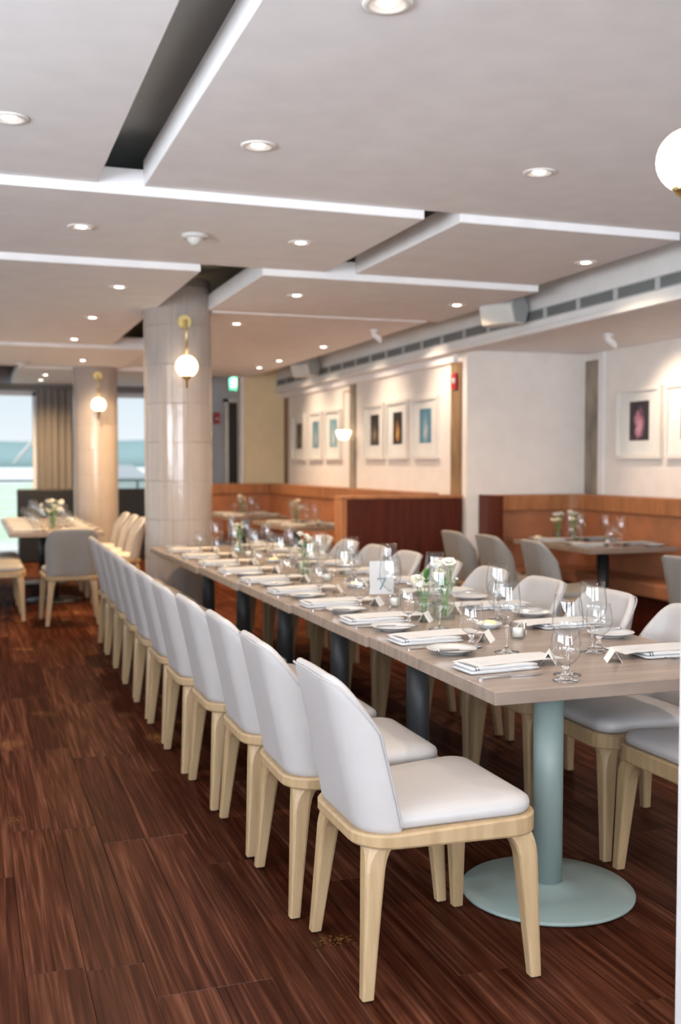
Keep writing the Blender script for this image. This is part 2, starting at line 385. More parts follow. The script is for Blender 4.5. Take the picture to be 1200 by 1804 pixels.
# doorway in corridor
d = bbox('door_1', 3.90, 4.40, 16.56, 16.6, 0, 2.40, M['door']); struct(d, 'dark door at the end of corridor')
bbox('door_frame', 3.84, 3.90, 16.54, 16.6, 0, 2.46, M['white'], d); bbox('door_frame', 4.40, 4.46, 16.54, 16.6, 0, 2.46, M['white'], d)
bbox('door_frame', 3.84, 4.46, 16.54, 16.6, 2.40, 2.46, M['white'], d); bbox('handle', 3.94, 3.97, 16.50, 16.56, 1.0, 1.12, M['steel'], d)
struct(bbox('trim_9', 3.755, 3.81, 15.17, 15.37, 0, 2.69, M['white'], None, .004), 'white door casing on the corner of tan wall')

# ------------------------------------------------------------------ tiled columns
def column(name, cx, cy, label):
    R, N, TH = 0.283, 14, 0.32
    o = link(name, MB().lathe([(R-.0075, 0), (R-.0075, 2.95)], 28, True, True).mesh(), M['grout'], None, (cx, cy, 0))
    o['kind'] = 'structure'; o['label'] = label
    dth = 2*PI/N
    def tm(h):
        rings = []
        gap = .0028
        for z in (0.003, h-.003):
            pass
        mb = MB(); vs = []
        K = 3
        prof = [(R-.02, 0.0008), (R-.0018, 0.0008), (R, .003), (R, h-.003), (R-.0018, h-.0008), (R-.02, h-.0008)]
        for r, z in prof:
            row = []
            for k in range(K+1):
                t = (-dth/2 + gap) + (dth-2*gap)*k/K
                row.append((r*math.cos(t), r*math.sin(t), z))
            vs.append(row)
        mb.loft(vs, False, False, closed=False)
        # side returns
        for k, sgn in ((0, 1), (K, -1)):
            a = [v[k] for v in vs[1:-1]]; b = [(p[0]*.93, p[1]*.93, p[2]) for p in a]
            mb.loft([a, b] if sgn < 0 else [b, a], False, False, closed=False)
        me = fixn(mb.mesh('tile')); me.materials.append(M['tile']); return me
    if 'tile' not in column.__dict__: column.tile = tm(TH); 
    z = 0.0
    r = 0
    while z < 2.7:
        for i in range(N):
            t = bpy.data.objects.new('tile', column.tile); COL.objects.link(t); t.parent = o
            t.location = (0, 0, z); t.rotation_euler = (random.uniform(-.003, .003), random.uniform(-.003, .003), dth*i + .1)
        z += TH; r += 1
    return o
column('pillar', 1.675, 8.95, 'cream glazed tile column at the end of the long table')
column('pillar', 1.56, 14.1, 'cream glazed tile column farther back near the windows')

# ------------------------------------------------------------------ wall sconces
def sconce(loc, rz, label, light=9):
    """mounted on a surface at x=0 facing +X"""
    t = thing('wall_sconce', label, 'sconce', loc, rz, 'opal globe wall sconces')
    link('backplate', fixn(MB().loft([[(x, .055*math.cos(a), .37+.055*math.sin(a)) for a in [2*PI*i/24 for i in range(24)]] for x in (0.004, .022)]).mesh()), M['brass'], t)
    link('arm', fixn(MB().tube([(.02, 0, .37), (.09, 0, .37), (.10, 0, .36), (.10, 0, .085)], .009, 10).mesh()), M['brass'], t, smooth=True)
    g = link('globe', MB().lathe([(.002, -.09)] + [(.09*math.sin(a), -.09*math.cos(a)) for a in [PI*i/16 for i in range(1, 16)]] + [(.002, .09)], 28, True, True, (.10, 0, 0)).mesh(), M['globe'], t, smooth=True)
    link('finial', MB().lathe([(.002, -.175), (.009, -.17), (.012, -.11), (.035, -.092), (.045, -.078), (.04, -.07)], 20, True, True, (.10, 0, 0)).mesh(), M['brass'], t, smooth=True)
    return t
sconce((1.675, 8.66, 2.21), -PI/2, 'opal globe sconce with brass rod on the nearer tiled column')
sconce((1.56, 13.81, 2.17), -PI/2, 'opal globe sconce on the farther tiled column')
far_s = sconce((1.637, 2.053, 2.111), PI, 'opal globe sconce cut off at the upper right edge')
far_s.scale = (.80, .80, .80)
# half-dome sconce on concrete strip
t = thing('dome_sconce', 'small opal dome sconce hanging from a bracket between picture groups', 'sconce', (4.405, 12.16, 1.78))
link('bracket', MB().tube([(0, 0, .52), (-.11, 0, .52), (-.115, 0, .5), (-.115, 0, .06)], .006, 8).mesh(), M['brass'], t)
link('dome', MB().lathe([(.09, .05), (.088, .02), (.07, -.035), (.04, -.06), (.002, -.068)], 24, True, True, (-.115, 0, 0)).mesh(), M['globe'], t, smooth=True)

# ------------------------------------------------------------------ downlights
def spot(parent, power, size=2.6, rot=(0, 0, 0), loc=(0, 0, -0.02), col=(1, .76, .50)):
    d = bpy.data.lights.new('bulb', 'SPOT'); d.energy = power; d.spot_size = size; d.spot_blend = 1.0; d.color = col; d.shadow_soft_size = .04
    o = bpy.data.objects.new('bulb', d); COL.objects.link(o); o.parent = parent; o.location = loc; o.rotation_euler = rot; return o
ring_me = MB().lathe([(.028, -.0005), (.046, -.0015), (.052, -.006), (.062, -.008), (.074, -.006), (.076, 0.0)], 32).mesh('trim_ring'); ring_me.materials.append(M['ring'])
baf_me = MB().lathe([(.052, .004), (.046, .03), (.040, .045)], 28).mesh('baffle'); baf_me.materials.append(M['ring'])
lamp_me = MB().lathe([(.030, -.001), (.026, -.005), (.002, -.007)], 24, False, True).mesh('lamp'); lamp_me.materials.append(M['lamp'])
for me in (ring_me, baf_me, lamp_me): me.polygons.foreach_set('use_smooth', [True]*len(me.polygons))
DL = [(1.195, 2.996, 2.79, 'at the top edge of the photo'), (1.195, 4.491, 2.79, 'over the long table, right of the dark slot'), (2.547, 4.461, 2.79, 'right, nearest the opal globe'),
      (.169, 4.462, 2.79, 'at the left edge beside the dark slot'), (.611, 6.133, 2.745, 'left of the smoke detector'), (1.893, 6.135, 2.745, 'right of the smoke detector'),
      (3.843, 6.115, 2.745, 'nearest the air grille bulkhead'), (1.043, 7.822, 2.70, 'just left of the nearer tiled column'), (2.365, 7.769, 2.70, 'just right of the nearer tiled column'),
      (3.721, 7.812, 2.70, 'left of the nearer wall speaker'), (1.037, 9.519, 2.70, 'second of the row left of the nearer column'), (1.037, 11.207, 2.70, 'third of the row left of the nearer column'),
      (2.303, 9.434, 2.69, 'farther back right of the nearer column'), (3.637, 10.964, 2.69, 'by the far speaker, nearest of three'), (3.608, 12.597, 2.69, 'by the far speaker, second of three'),
      (3.618, 13.579, 2.69, 'by the far speaker, third of three'), (1.305, 13.07, 2.665, 'in front of the farther tiled column'), (1.003, 15.05, 2.64, 'near the curtain, upper of two'),
      (1.001, 15.978, 2.64, 'near the curtain, lower of two'), (2.3, 11.4, 2.69, 'far back over the booth'), (2.3, 13.2, 2.69, 'added out of sight behind the nearer column'), (2.35, 14.7, 2.69, 'added out of sight at the far end, by the corridor'), (3.75, 15.9, 2.86, 'added to brighten the corridor by the exit sign'),  # lamps behind the column and in the corridor are additions brightening the far end
      (1.195, 1.5, 2.79, 'nearest the camera, above the photo on the left'), (2.547, 1.5, 2.79, 'nearest the camera, above the photo on the right'), (2.547, 2.97, 2.79, 'over the near end of the long table, above the photo')]
for i, (x, y, z, where) in enumerate(DL):
    t = thing('downlight', 'round recessed ceiling downlight ' + where, 'light', (x, y, z-.0005), 0, 'recessed ceiling downlights')
    for nm, me in (('trim_ring', ring_me), ('lamp', lamp_me)):
        o = bpy.data.objects.new(nm, me); COL.objects.link(o); o.parent = t
    wall_wash = x > 3.5 and y > 10
    if wall_wash: spot(t, 64, 1.7, (0, math.radians(-36), 0), col=(1, .77, .56))
    else: spot(t, 47 if y < 5 else (70 if y < 8.5 else 205), col=(1, .84, .68) if y < 5.3 else ((1, .78, .54) if y < 7 else (1, .67, .35)))
# picture spots
for i, (x, y, z, where) in enumerate([(4.97, 7.558, 2.49, 'in the alcove ceiling by the right wall'), (4.97, 6.2, 2.49, 'added out of view in the alcove ceiling to lighten the walls'), (3.64, 9.45, 2.69, 'near the grille, aimed at the picture wall')]):  # the out-of-view alcove spot is added to lighten the pier and walls
    t = thing('picture_spot', 'small white swivel spotlight ' + where, 'light', (x, y, z-.0005), 0, 'swivel picture spotlights')
    link('base', MB().lathe([(.04, 0), (.04, -.02), (.015, -.025), (.012, -.045)], 20, False, True).mesh(), M['white'], t, smooth=True)
    link('head', fixn(MB().loft([[(.01+s*.055, rr*math.cos(a), -.055-s*.035+rr*math.sin(a)) for a in [2*PI*k/20 for k in range(20)]] for s, rr in ((-.6, .02), (-.5, .03), (.8, .034), (1, .034))]).mesh()), M['white'], t)
    spot(t, 48, 1.7, (0, math.radians(-44), 0), (.09, 0, -.10), (1, .77, .58))
for y in (6.4, 9.9, 11.4):
    pass
# smoke detectors
for (x, y, z, lb) in ((1.25, 6.127, 2.745, 'round cream smoke detector on the second ceiling panel'), (.64, 13.6, 2.665, 'small smoke detector far back near the left edge')):
    t = thing('smoke_detector', lb, 'detector', (x, y, z-.0005))
    link('base', MB().lathe([(.002, 0), (.075, 0), (.078, -.012), (.07, -.022), (.002, -.024)], 28).mesh(), M['speaker'], t, smooth=True)
    link('sensor', MB().lathe([(.045, -.022), (.042, -.035), (.03, -.05), (.02, -.062), (.002, -.064)], 24).mesh(), M['speaker'], t, smooth=True)

# ------------------------------------------------------------------ air grilles on the bulkhead
VL = 0.48
fr = MB()
for a in ((0, VL, 0, .008), (0, VL, .082, .09)): fr.box(-.012, -.0005, a[0], a[1], a[2], a[3])
fr.box(-.012, -.0005, 0, .022, .008, .082).box(-.012, -.0005, VL-.022, VL, .008, .082)
fr_me = fr.mesh('frame'); fr_me.materials.append(M['slat'])
bk_me = MB().box(-.003, -.0005, .022, VL-.022, .008, .082).mesh('backing'); bk_me.materials.append(M['vent'])
sl = MB()
for k in range(5):
    z = .014 + k*.0145; sl.add([(-.012, .022, z), (-.012, VL-.022, z), (-.004, .022, z+.003), (-.004, VL-.022, z+.003), (-.012, .022, z+.004), (-.012, VL-.022, z+.004), (-.004, .022, z+.007), (-.004, VL-.022, z+.007)],
       [(0, 1, 3, 2), (4, 6, 7, 5), (0, 4, 5, 1), (2, 3, 7, 6)])
sl_me = sl.mesh('slats'); sl_me.materials.append(M['slat'])
nv = 0; y = 5.0
while y < 15.0:
    t = thing('air_grille', f'grey slatted air grille on the white bulkhead, {ORD[nv] if nv < 16 else str(nv+1)+"th"} from the near end', 'vent', (4.30, y, 2.565), 0, 'air grilles along the bulkhead')
    for nm, me in (('frame', fr_me), ('backing', bk_me), ('slats', sl_me)):
        o = bpy.data.objects.new(nm, me); COL.objects.link(o); o.parent = t
        if nm == 'slats': o['kind'] = 'stuff'
    y += VL + .002; nv += 1
# speakers
def speaker(loc, rz, tilt, label):
    t = thing('wall_speaker', label, 'speaker', loc, rz, 'wall speakers on the bulkhead')
    hexa = [(-.115, -.085), (.03, -.135), (.125, -.05), (.125, .05), (.03, .135), (-.115, .085)]
    body = bevel(fixn(MB().loft([[(y*.9, x, z) for y, z, x in [(p[1]*1.0, p[0]*1.0, d) for p in hexa]] for d in (-.17, .15)]).mesh()), .015, 2)
    link('cabinet', body, M['speaker'], t, rot=(0, 0, tilt))
    g = fixn(MB().loft([[(p[1]*.82, d, p[0]*.86) for p in hexa] for d in (-.172, -.182)]).mesh())
    link('grille', g, M['grille'], t, rot=(0, 0, tilt))
    link('bracket', MB().box(.05, .2, -.02, .02, -.02, .02).mesh(), M['darkgrey'], t)
speaker((4.09, 7.74, 2.655), 0, math.radians(26), 'cream box speaker on the bulkhead beside the grille, nearer one')
speaker((4.09, 13.1, 2.655), 0, math.radians(26), 'grey box speaker on the bulkhead far back')

# exit sign, alarms
t = thing('exit_sign', 'small green running figure exit sign on the corridor wall', 'sign', (3.86, 16.0, 2.55))
bbox('panel', -.075, .075, -.012, .012, 0, .20, M['exitg'], t, .004)
mb = MB(); mb.prism([(0, 0)]*0 or [(-.012, .10), (.012, .11), (.02, .14), (-.008, .135)], -.004, 0)
fig = [[(-.012, .135), (.02, .145), (.008, .09), (-.022, .085)], [(-.02, .09), (.0, .09), (.03, .045), (.014, .04)], [(-.022, .09), (-.005, .085), (-.04, .035), (-.055, .042)], [(.015, .14), (.045, .115), (.04, .105), (.012, .125)], [(-.008, .14), (-.04, .12), (-.044, .13), (-.012, .148)]]
mb = MB()
for q in fig: mb.loft([[(x, -.0125, z) for x, z in q], [(x, -.0145, z) for x, z in q]])
mb.loft([[(.018+.012*math.cos(a), yy, .165+.012*math.sin(a)) for a in [2*PI*i/12 for i in range(12)]] for yy in (-.0125, -.0145)])
link('running_figure', fixn(mb.mesh()), M['white'], t)
bbox('hanger', -.01, .01, -.008, .008, .2, .5, M['white'], t)
t = thing('fire_alarm', 'red fire alarm strobe on bare timber strip above the booth', 'alarm', (4.403, 9.26, 2.21))
bbox('housing', -.03, 0, -.05, .05, -.075, .075, M['red'], t, .006)
link('strobe', bevel(MB().box(-.05, -.03, -.055, -.02, -.02, .03).mesh(), .006), M['white'], t); link('strobe', bevel(MB().box(-.05, -.03, .02, .055, -.02, .03).mesh(), .006), M['white'], t)
link('horn', MB().loft([[(x, .022*math.cos(a), -.045+.022*math.sin(a)) for a in [2*PI*i/16 for i in range(16)]] for x in (-.03, -.038)]).mesh(), M['red'], t)
t = thing('fire_bell', 'small red alarm pull box on corridor wall left of the door', 'alarm', (3.72, 16.6, 2.15))
bbox('housing', -.05, .05, -.04, -.001, -.09, .09, M['red'], t, .006); bbox('pull_handle', -.03, .03, -.055, -.04, -.02, .0, M['white'], t)

# ------------------------------------------------------------------ framed pictures
def art_mat(name, bg, c1, c2, scale, lo, hi):
    m = bpy.data.materials.new(name); m.use_nodes = True; n = m.node_tree; L = n.links.new; p = n.nodes['Principled BSDF']
    t = n.nodes.new('ShaderNodeTexCoord'); nz = n.nodes.new('ShaderNodeTexNoise'); nz.inputs['Scale'].default_value = scale; nz.inputs['Detail'].default_value = 3; nz.inputs['Distortion'].default_value = .8
    g = n.nodes.new('ShaderNodeTexGradient'); g.gradient_type = 'SPHERICAL'; mp = n.nodes.new('ShaderNodeMapping'); mp.inputs['Scale'].default_value = (5, 7.5, 4.2)
    L(t.outputs['Object'], mp.inputs[0]); L(mp.outputs[0], g.inputs[0]); L(t.outputs['Object'], nz.inputs['Vector'])
    mu = n.nodes.new('ShaderNodeMath'); mu.operation = 'MULTIPLY'; L(g.outputs[0], mu.inputs[0]); L(nz.outputs[0], mu.inputs[1])
    r = n.nodes.new('ShaderNodeValToRGB'); r.color_ramp.elements[0].position = lo; r.color_ramp.elements[0].color = (*bg, 1)
    r.color_ramp.elements[1].position = hi; r.color_ramp.elements[1].color = (*c2, 1); e = r.color_ramp.elements.new((lo+hi)/2); e.color = (*c1, 1)
    L(mu.outputs[0], r.inputs[0]); L(r.outputs[0], p.inputs['Base Color']); p.inputs['Roughness'].default_value = .35
    return m
ART = dict(pink=art_mat('print_pink', (.03, .02, .025), (.42, .16, .24), (.60, .30, .38), 14, .18, .42),
           gold=art_mat('print_gold', (.022, .018, .016), (.45, .20, .04), (.75, .42, .12), 9, .22, .5),
           dark=art_mat('print_dark', (.03, .024, .02), (.20, .10, .04), (.45, .25, .08), 9, .25, .55),
           blue=art_mat('print_blue', (.10, .26, .36), (.22, .38, .46), (.60, .62, .64), 7, .1, .45),
           pale=art_mat('print_pale', (.20, .38, .46), (.40, .54, .60), (.70, .74, .76), 7, .1, .45))
def picture(X, y0, y1, z0, z1, art, label, group, iw=.43, ih=.55):
    """hangs on a wall facing -X"""
    W, Hh = y1-y0, z1-z0; t = thing('framed_picture', label, 'picture', (X, (y0+y1)/2, (z0+z1)/2), 0, group)
    f = .035; d = .045
    mb = MB().box(-d, 0, -W/2, -W/2+f, -Hh/2, Hh/2).box(-d, 0, W/2-f, W/2, -Hh/2, Hh/2).box(-d, 0, -W/2+f, W/2-f, -Hh/2, -Hh/2+f).box(-d, 0, -W/2+f, W/2-f, Hh/2-f, Hh/2)
    link('frame', mb.mesh(), M['frame'], t)
    bbox('mat_board', -.015, -.002, -W/2+f, W/2-f, -Hh/2+f, Hh/2-f, M['mat_'], t)
    bbox('print', -.0165, -.015, -W*iw/2, W*iw/2, -Hh*ih/2+.02, Hh*ih/2+.02, ART[art], t)
    bbox('glazing', -.030, -.028, -W/2+f, W/2-f, -Hh/2+f, Hh/2-f, M['pane'], t)
G1, G2, G3 = 'three pictures on the nearer part of the picture wall', 'three pictures on the farther part of the picture wall', 'pictures on the right alcove wall'
picture(4.42, 9.64, 10.31, 1.475, 2.11, 'blue', 'white framed blue print, right of the nearer three', G1)
picture(4.42, 10.42, 11.02, 1.475, 2.11, 'gold', 'white framed dark print with golden flower, middle of the nearer three', G1)
picture(4.42, 11.10, 11.72, 1.475, 2.11, 'dark', 'white framed dark print, left of the nearer three', G1)
picture(4.42, 12.56, 13.20, 1.475, 2.12, 'pale', 'white framed pale blue print, right of the farther three', G2)
picture(4.42, 13.32, 13.90, 1.475, 2.12, 'blue', 'white framed blue print, middle of the farther three', G2)
picture(4.42, 14.06, 14.67, 1.475, 2.12, 'dark', 'white framed dark print, left of the farther three', G2)
picture(5.70, 7.80, 8.48, 1.47, 2.11, 'pink', 'white framed black print with pink figures on right wall', G3)
picture(5.70, 7.06, 7.74, 1.47, 2.11, 'pink', 'white framed print cut off by the right photo edge', G3)

# ------------------------------------------------------------------ dining chair prototype (faces +X)
def chair_proto(leather):
    t = thing('dining_chair', 'proto', 'chair')
    zr = lambda x: .437 + .022*(x+.255)/.525
    def outline(ins, dz=0.0, top=True, z=None, rx=-.257, ry=.232):
        cs = [(rx+ins, -ry+ins*.9), (.275-ins, -.262+ins), (.275-ins, .262-ins), (rx+ins, ry-ins*.9)]
        pts = fillet(cs, [max(.012, .115-ins), max(.012, .085-ins), max(.012, .085-ins), max(.012, .115-ins)], 7)
        return [(p.x, p.y, (zr(p.x)+dz) if top else z) for p in pts]
    rail = MB().loft([outline(.02, 0, False, .400), outline(.004, 0, False, .401), outline(0, 0, False, .407), outline(0, -.007), outline(.005, -.001), outline(.02, 0)])
    link('seat_frame', rail.mesh('seat_frame'), M['ash'], t, smooth=False)
    so = lambda a, b: outline(a, b, rx=-.236, ry=.212)
    cush = MB().loft([so(.018, .0005), so(.012, .008), so(.011, .020), so(.015, .032), so(.028, .042), so(.058, .050), so(.11, .0555), so(.17, .058)])
    link('seat', cush.mesh('seat'), leather, t, smooth=True)
    # backrest
    NU, NV = 29, 12
    bot = resample(fillet([(-.135, -.224), (-.244, -.219), (-.244, .219), (-.135, .224)], [0, .10, .10, 0], 10, False), NU)
    top = resample(fillet([(-.240, -.232), (-.334, -.205), (-.334, .205), (-.240, .232)], [0, .13, .13, 0], 10, False), NU)
    ZB, ZM = .434, .852
    def zt(u):
        s = abs(u); z = ZM - .016*s*s
        if s > .52: z -= .125*((s-.52)/.48)**2.2
        return z
    outer = []
    for i in range(NU):
        u = -1 + 2*i/(NU-1); col = []
        for j in range(NV):
            v = j/(NV-1); z = ZB + (zt(u)-ZB)*v; q = (z-ZB)/(ZM-ZB); q = q**1.12
            p = bot[i].lerp(top[i], q)
            col.append(Vector((p.x, p.y, z)))
        outer.append(col)
    def nrm(i, j):
        a = outer[min(i+1, NU-1)][j]-outer[max(i-1, 0)][j]; b = outer[i][min(j+1, NV-1)]-outer[i][max(j-1, 0)]
        n = a.cross(b).normalized(); return n if n.x > 0 or abs(n.y) > .7 else n
    cen = Vector((.1, 0, .6)); TK = .034
    inner = []
    for i in range(NU):
        row = []
        for j in range(NV):
            n = nrm(i, j)
            if n.dot(cen-outer[i][j]) < 0: n = -n
            row.append(outer[i][j] + n*TK)
        inner.append(row)
    v = [p for r in outer for p in r] + [p for r in inner for p in r]; NN = NU*NV; f = []
    for i in range(NU-1):
        for j in range(NV-1):
            a = i*NV+j; f.append((a, a+1, a+NV+1, a+NV)); f.append((NN+a, NN+a+NV, NN+a+NV+1, NN+a+1))
    per = [(0, j) for j in range(NV)] + [(i, NV-1) for i in range(1, NU)] + [(NU-1, j) for j in range(NV-2, -1, -1)] + [(i, 0) for i in range(NU-2, 0, -1)]
    mid = []
    for (i, j) in per:
        m_ = (outer[i][j]+inner[i][j])/2
        ip = min(max(i, 1), NU-2); jp = min(max(j, 1), NV-2)
        dr = (outer[i][j]-outer[ip][jp]); dr = dr.normalized() if dr.length > 1e-6 else Vector((0, 0, 0))
        mid.append(m_ + dr*(.012 if j > 0 else 0.0))
    base = len(v); v += mid; n = len(per)
    for k in range(n):
        k2 = (k+1) % n; o0 = per[k][0]*NV+per[k][1]; o1 = per[k2][0]*NV+per[k2][1]
        f.append((o0, base+k, base+k2, o1)); f.append((base+k, NN+o0, NN+o1, base+k2))
    me = fixn(mesh('backrest', v, f))
    me = subdiv(me, 1)
    if not me.materials: me.materials.append(leather)
    br = link('backrest', me, leather, t, smooth=True)
    edge = [outer[0][j] for j in range(1, NV)] + [outer[i][NV-1] for i in range(1, NU)] + [outer[NU-1][j] for j in range(NV-2, 0, -1)]
    link('piping', MB().tube([p + Vector((-.001, 0, 0)) for p in edge], .0028, 6).mesh('piping'), M['piping'], br)
    # legs
    def leg(tx, ty, fx, fy, sx_, sy_):
        rings = []
        for z, h, ins in ((.404, .050, 0), (.396, .043, 0), (.384, .0365, 0), (.366, .0315, 0), (.34, .0285, 0), (.24, .0245, 0), (.12, .0202, 0), (.006, .0165, 0)):
            q = (.40-z)/.40; cx = tx+(fx-tx)*q; cy = ty+(fy-ty)*q
            # keep the outer faces on the frame line while the top flares inwards
            cx -= sx_*(h-.0285)*1.0 if h > .0285 else 0; cy -= sy_*(h-.0285)*1.0 if h > .0285 else 0
            r = h*.34 if h < .029 else .0097+(h-.0285)*1.5
            pts = fillet([(cx-h, cy-h), (cx+h, cy-h), (cx+h, cy+h), (cx-h, cy+h)], [r]*4, 2)
            rings.append([(p.x, p.y, z) for p in pts])
        return fixn(MB().loft(rings).mesh('leg'))
    for (tx, ty, fx, fy) in ((-.203, -.180, -.239, -.222), (-.203, .180, -.239, .222), (.228, -.218, .248, -.248), (.228, .218, .248, .248)):
        lg = link('leg', leg(tx, ty, fx, fy, math.copysign(1, tx), math.copysign(1, ty)), M['ash'], t, smooth=False)
        link('glide', MB().lathe([(.012, 0.0005), (.014, .007)], 12, True, True, (fx, fy, 0)).mesh('glide'), M['glide'], lg)
    return t
for me in (): pass
CH = chair_proto(M['leather']); CT = chair_proto(M['taupe'])
used = set()
def chair(proto, x, y, rz, label, group):
    if proto.name not in used:
        used.add(proto.name); proto.location = (x, y, 0); proto.rotation_euler = (0, 0, rz); proto['label'] = label; proto['group'] = group; kids(proto); return proto
    for ch in kids(proto): kids(ch)
    return dup(proto, (x, y, 0), rz, label, group)
for k in range(11):
    y = 2.80 + .552*k; x = 1.213 + (0, -.03, -.03, -.045, -.06, -.055, -.05, -.04, -.03, -.02, -.012)[k]
    chair(CH, x, y, math.radians(random.uniform(-.8, .8) if k else 0), f'white leather ash chair left of the long table, {ORD[k]} from the near end', 'left row of chairs at the long table')
for k in range(10):
    y = 2.90 + .563*k; x = 2.385 - .004*k
    chair(CH, x, y, PI + math.radians(random.uniform(-1.5, 1.5)), f'white leather ash chair right of the long table, {ORD[k]} from the near end', 'right row of chairs at the long table')
GL = 'chairs around the far left table'
chair(CT, .85, 9.80, PI/2, 'grey leather chair with back to camera at head of far left table', GL)
for k, yy in enumerate((11.25, 11.85, 12.5)):
    chair(CH, 1.42, yy, PI, f'pale chair right of far left table, {ORD[k]} of three', GL)
for k, yy in enumerate((10.19, 10.8, 11.4)):
    chair(CT, .20, yy, 0, f'grey chair left of far left table, {ORD[k]} from camera', GL)
GR = 'grey chairs at the banquette table'
for k, yy in enumerate((6.93, 7.59, 8.15)):
    chair(CT, (4.23, 4.185, 4.14)[k], yy, math.radians((-4, 2, 3)[k]), f'grey leather chair left of the banquette table, {ORD[k]} from camera', GR)
chair(CT, 4.38, 5.40, 0, 'grey leather chair cut off by right edge before banquette table', GR)

# ------------------------------------------------------------------ tables
def table(x0, x1, y0, y1, poles, label, group, m_pole, rz=0.0, zt=.75, th=.042, br=.285):
    if label.startswith('oak table in front'): br = .20
    cx, cy = (x0+x1)/2, (y0+y1)/2
    t = thing('dining_table', label, 'table', (cx, cy, 0), rz, group)
    me = bevel(MB().box(x0-cx, x1-cx, y0-cy+.0015, y1-cy-(.0075 if rz else .0015), zt-th, zt).mesh('tabletop'), .003, 2)
    link('tabletop', me, M['tabletop'], t)
    for (px, py) in poles:
        c = (px-cx, py-cy, 0)
        b = link('base', MB().lathe([(br-.012, 0.0), (br-.006, .004), (br, .007), (br, .013), (br-.006, .018), (br*.55, .027), (.075, .032), (.062, .040), (.050, .043)], 56, True, True, c).mesh('base'), m_pole, t, smooth=True)
        link('pole', MB().lathe([(.049, .042), (.049, zt-th-.008)], 36, True, True, c).mesh('pole'), m_pole, t, smooth=True)
        link('mounting_plate', MB().box(c[0]-.15, c[0]+.15, c[1]-.15, c[1]+.15, zt-th-.008, zt-th-.0005).mesh('plate'), m_pole, t)
    return t
YB = [2.771, 3.845, 4.84, 5.82, 6.82, 7.85, 8.60]
TX = [1.4575, 1.449, 1.432, 1.413, 1.390, 1.372]
GT = 'table sections of the long table'
for k in range(6):
    y0, y1 = YB[k], YB[k+1]
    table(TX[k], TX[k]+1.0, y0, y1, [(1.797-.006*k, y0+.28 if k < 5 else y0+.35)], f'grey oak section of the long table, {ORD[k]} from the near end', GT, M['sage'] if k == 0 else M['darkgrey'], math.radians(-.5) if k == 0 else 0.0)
TL_ = table(.36, 1.27, 10.75, 13.75, [(.82, 11.4), (.82, 13.1)], 'long oak table far left in front of the windows', None, M['dark'])
TR_ = table(4.62, 5.45, 7.25, 8.50, [(4.985, 7.62)], 'oak table in front of the brown banquette at right', None, M['dark'])
TB1 = table(3.18, 3.90, 10.8, 12.3, [(3.5, 11.5)], 'booth table set with glasses, nearer of two', 'booth tables', M['dark'])
TB2 = table(3.10, 3.90, 13.2, 14.6, [(3.5, 13.9)], 'booth table set with glasses, farther of two', 'booth tables', M['dark'])

# ------------------------------------------------------------------ tableware prototypes
def finish(name, mb, m, parent, smooth=True): return link(name, fixn(mb.mesh(name)), m, parent, smooth=smooth)
def wine_proto():
    t = thing('wine_glass', '', 'glass')
    finish('bowl', MB().lathe([(.005, .098), (.012, .103), (.024, .113), (.038, .129), (.0465, .146), (.0498, .163), (.0495, .180), (.0465, .21), (.0435, .235), (.0412, .255), (.0405, .2553), (.0400, .2545)], 32), M['thin'], t)
    finish('stem', MB().lathe([(.002, 0.0006), (.043, .0006), (.0445, .0015), (.043, .003), (.02, .006), (.009, .011), (.0055, .02), (.0045, .045), (.0045, .075), (.006, .092), (.009, .100), (.004, .1015)], 24, True, True), M['solid'], t)
    return t
def goblet_proto():
    t = thing('water_goblet', '', 'glass')
    finish('bowl', MB().lathe([(.008, .049), (.02, .054), (.033, .064), (.0425, .078), (.0475, .095), (.0478, .108), (.0455, .128), (.042, .146), (.0388, .164), (.0380, .1645), (.0375, .1638)], 32), M['thin'], t)
    finish('stem', MB().lathe([(.002, .0006), (.039, .0006), (.0405, .002), (.039, .0035), (.02, .008), (.010, .014), (.0075, .020), (.0115, .025), (.0075, .030), (.0085, .040), (.014, .050), (.006, .052)], 24, True, True), M['solid'], t)
    return t
def plate_proto():
    t = thing('bread_plate', '', 'plate')
    finish('dish', MB().lathe([(.002, .004), (.045, .004), (.046, .0005), (.05, .0005), (.052, .004), (.075, .012), (.0885, .0185), (.09, .0195), (.089, .021), (.074, .016), (.055, .0085), (.05, .0075), (.002, .0075)], 40, False, False), M['china'], t)
    return t
def knife_mesh(L, wd):
    a = fillet([(-L/2, -wd*.5), (-L*.02, -wd*.34), (-L*.02, wd*.34), (-L/2, wd*.5)], [wd*.45, .001, .001, wd*.45], 4)
    h = MB().loft([[(p.x, p.y, .0006) for p in a], [(p.x, p.y, .005) for p in a], [(p.x*.96-.001, p.y*.7, .0075) for p in a]]).mesh()
    b = [(-L*.02, -wd*.25), (L*.30, -wd*.62), (L*.44, -wd*.5), (L*.5, wd*.1), (L*.46, wd*.38), (-L*.02, wd*.3)]
    bl = MB().prism(b, .0016, .0032).mesh(); return fixn(h), fixn(bl)
def knife_proto(name, L, wd):
    t = thing(name, '', 'knife'); h, b = knife_mesh(L, wd); link('handle', h, M['steel'], t, smooth=False); link('blade', b, M['steel'], t); return t
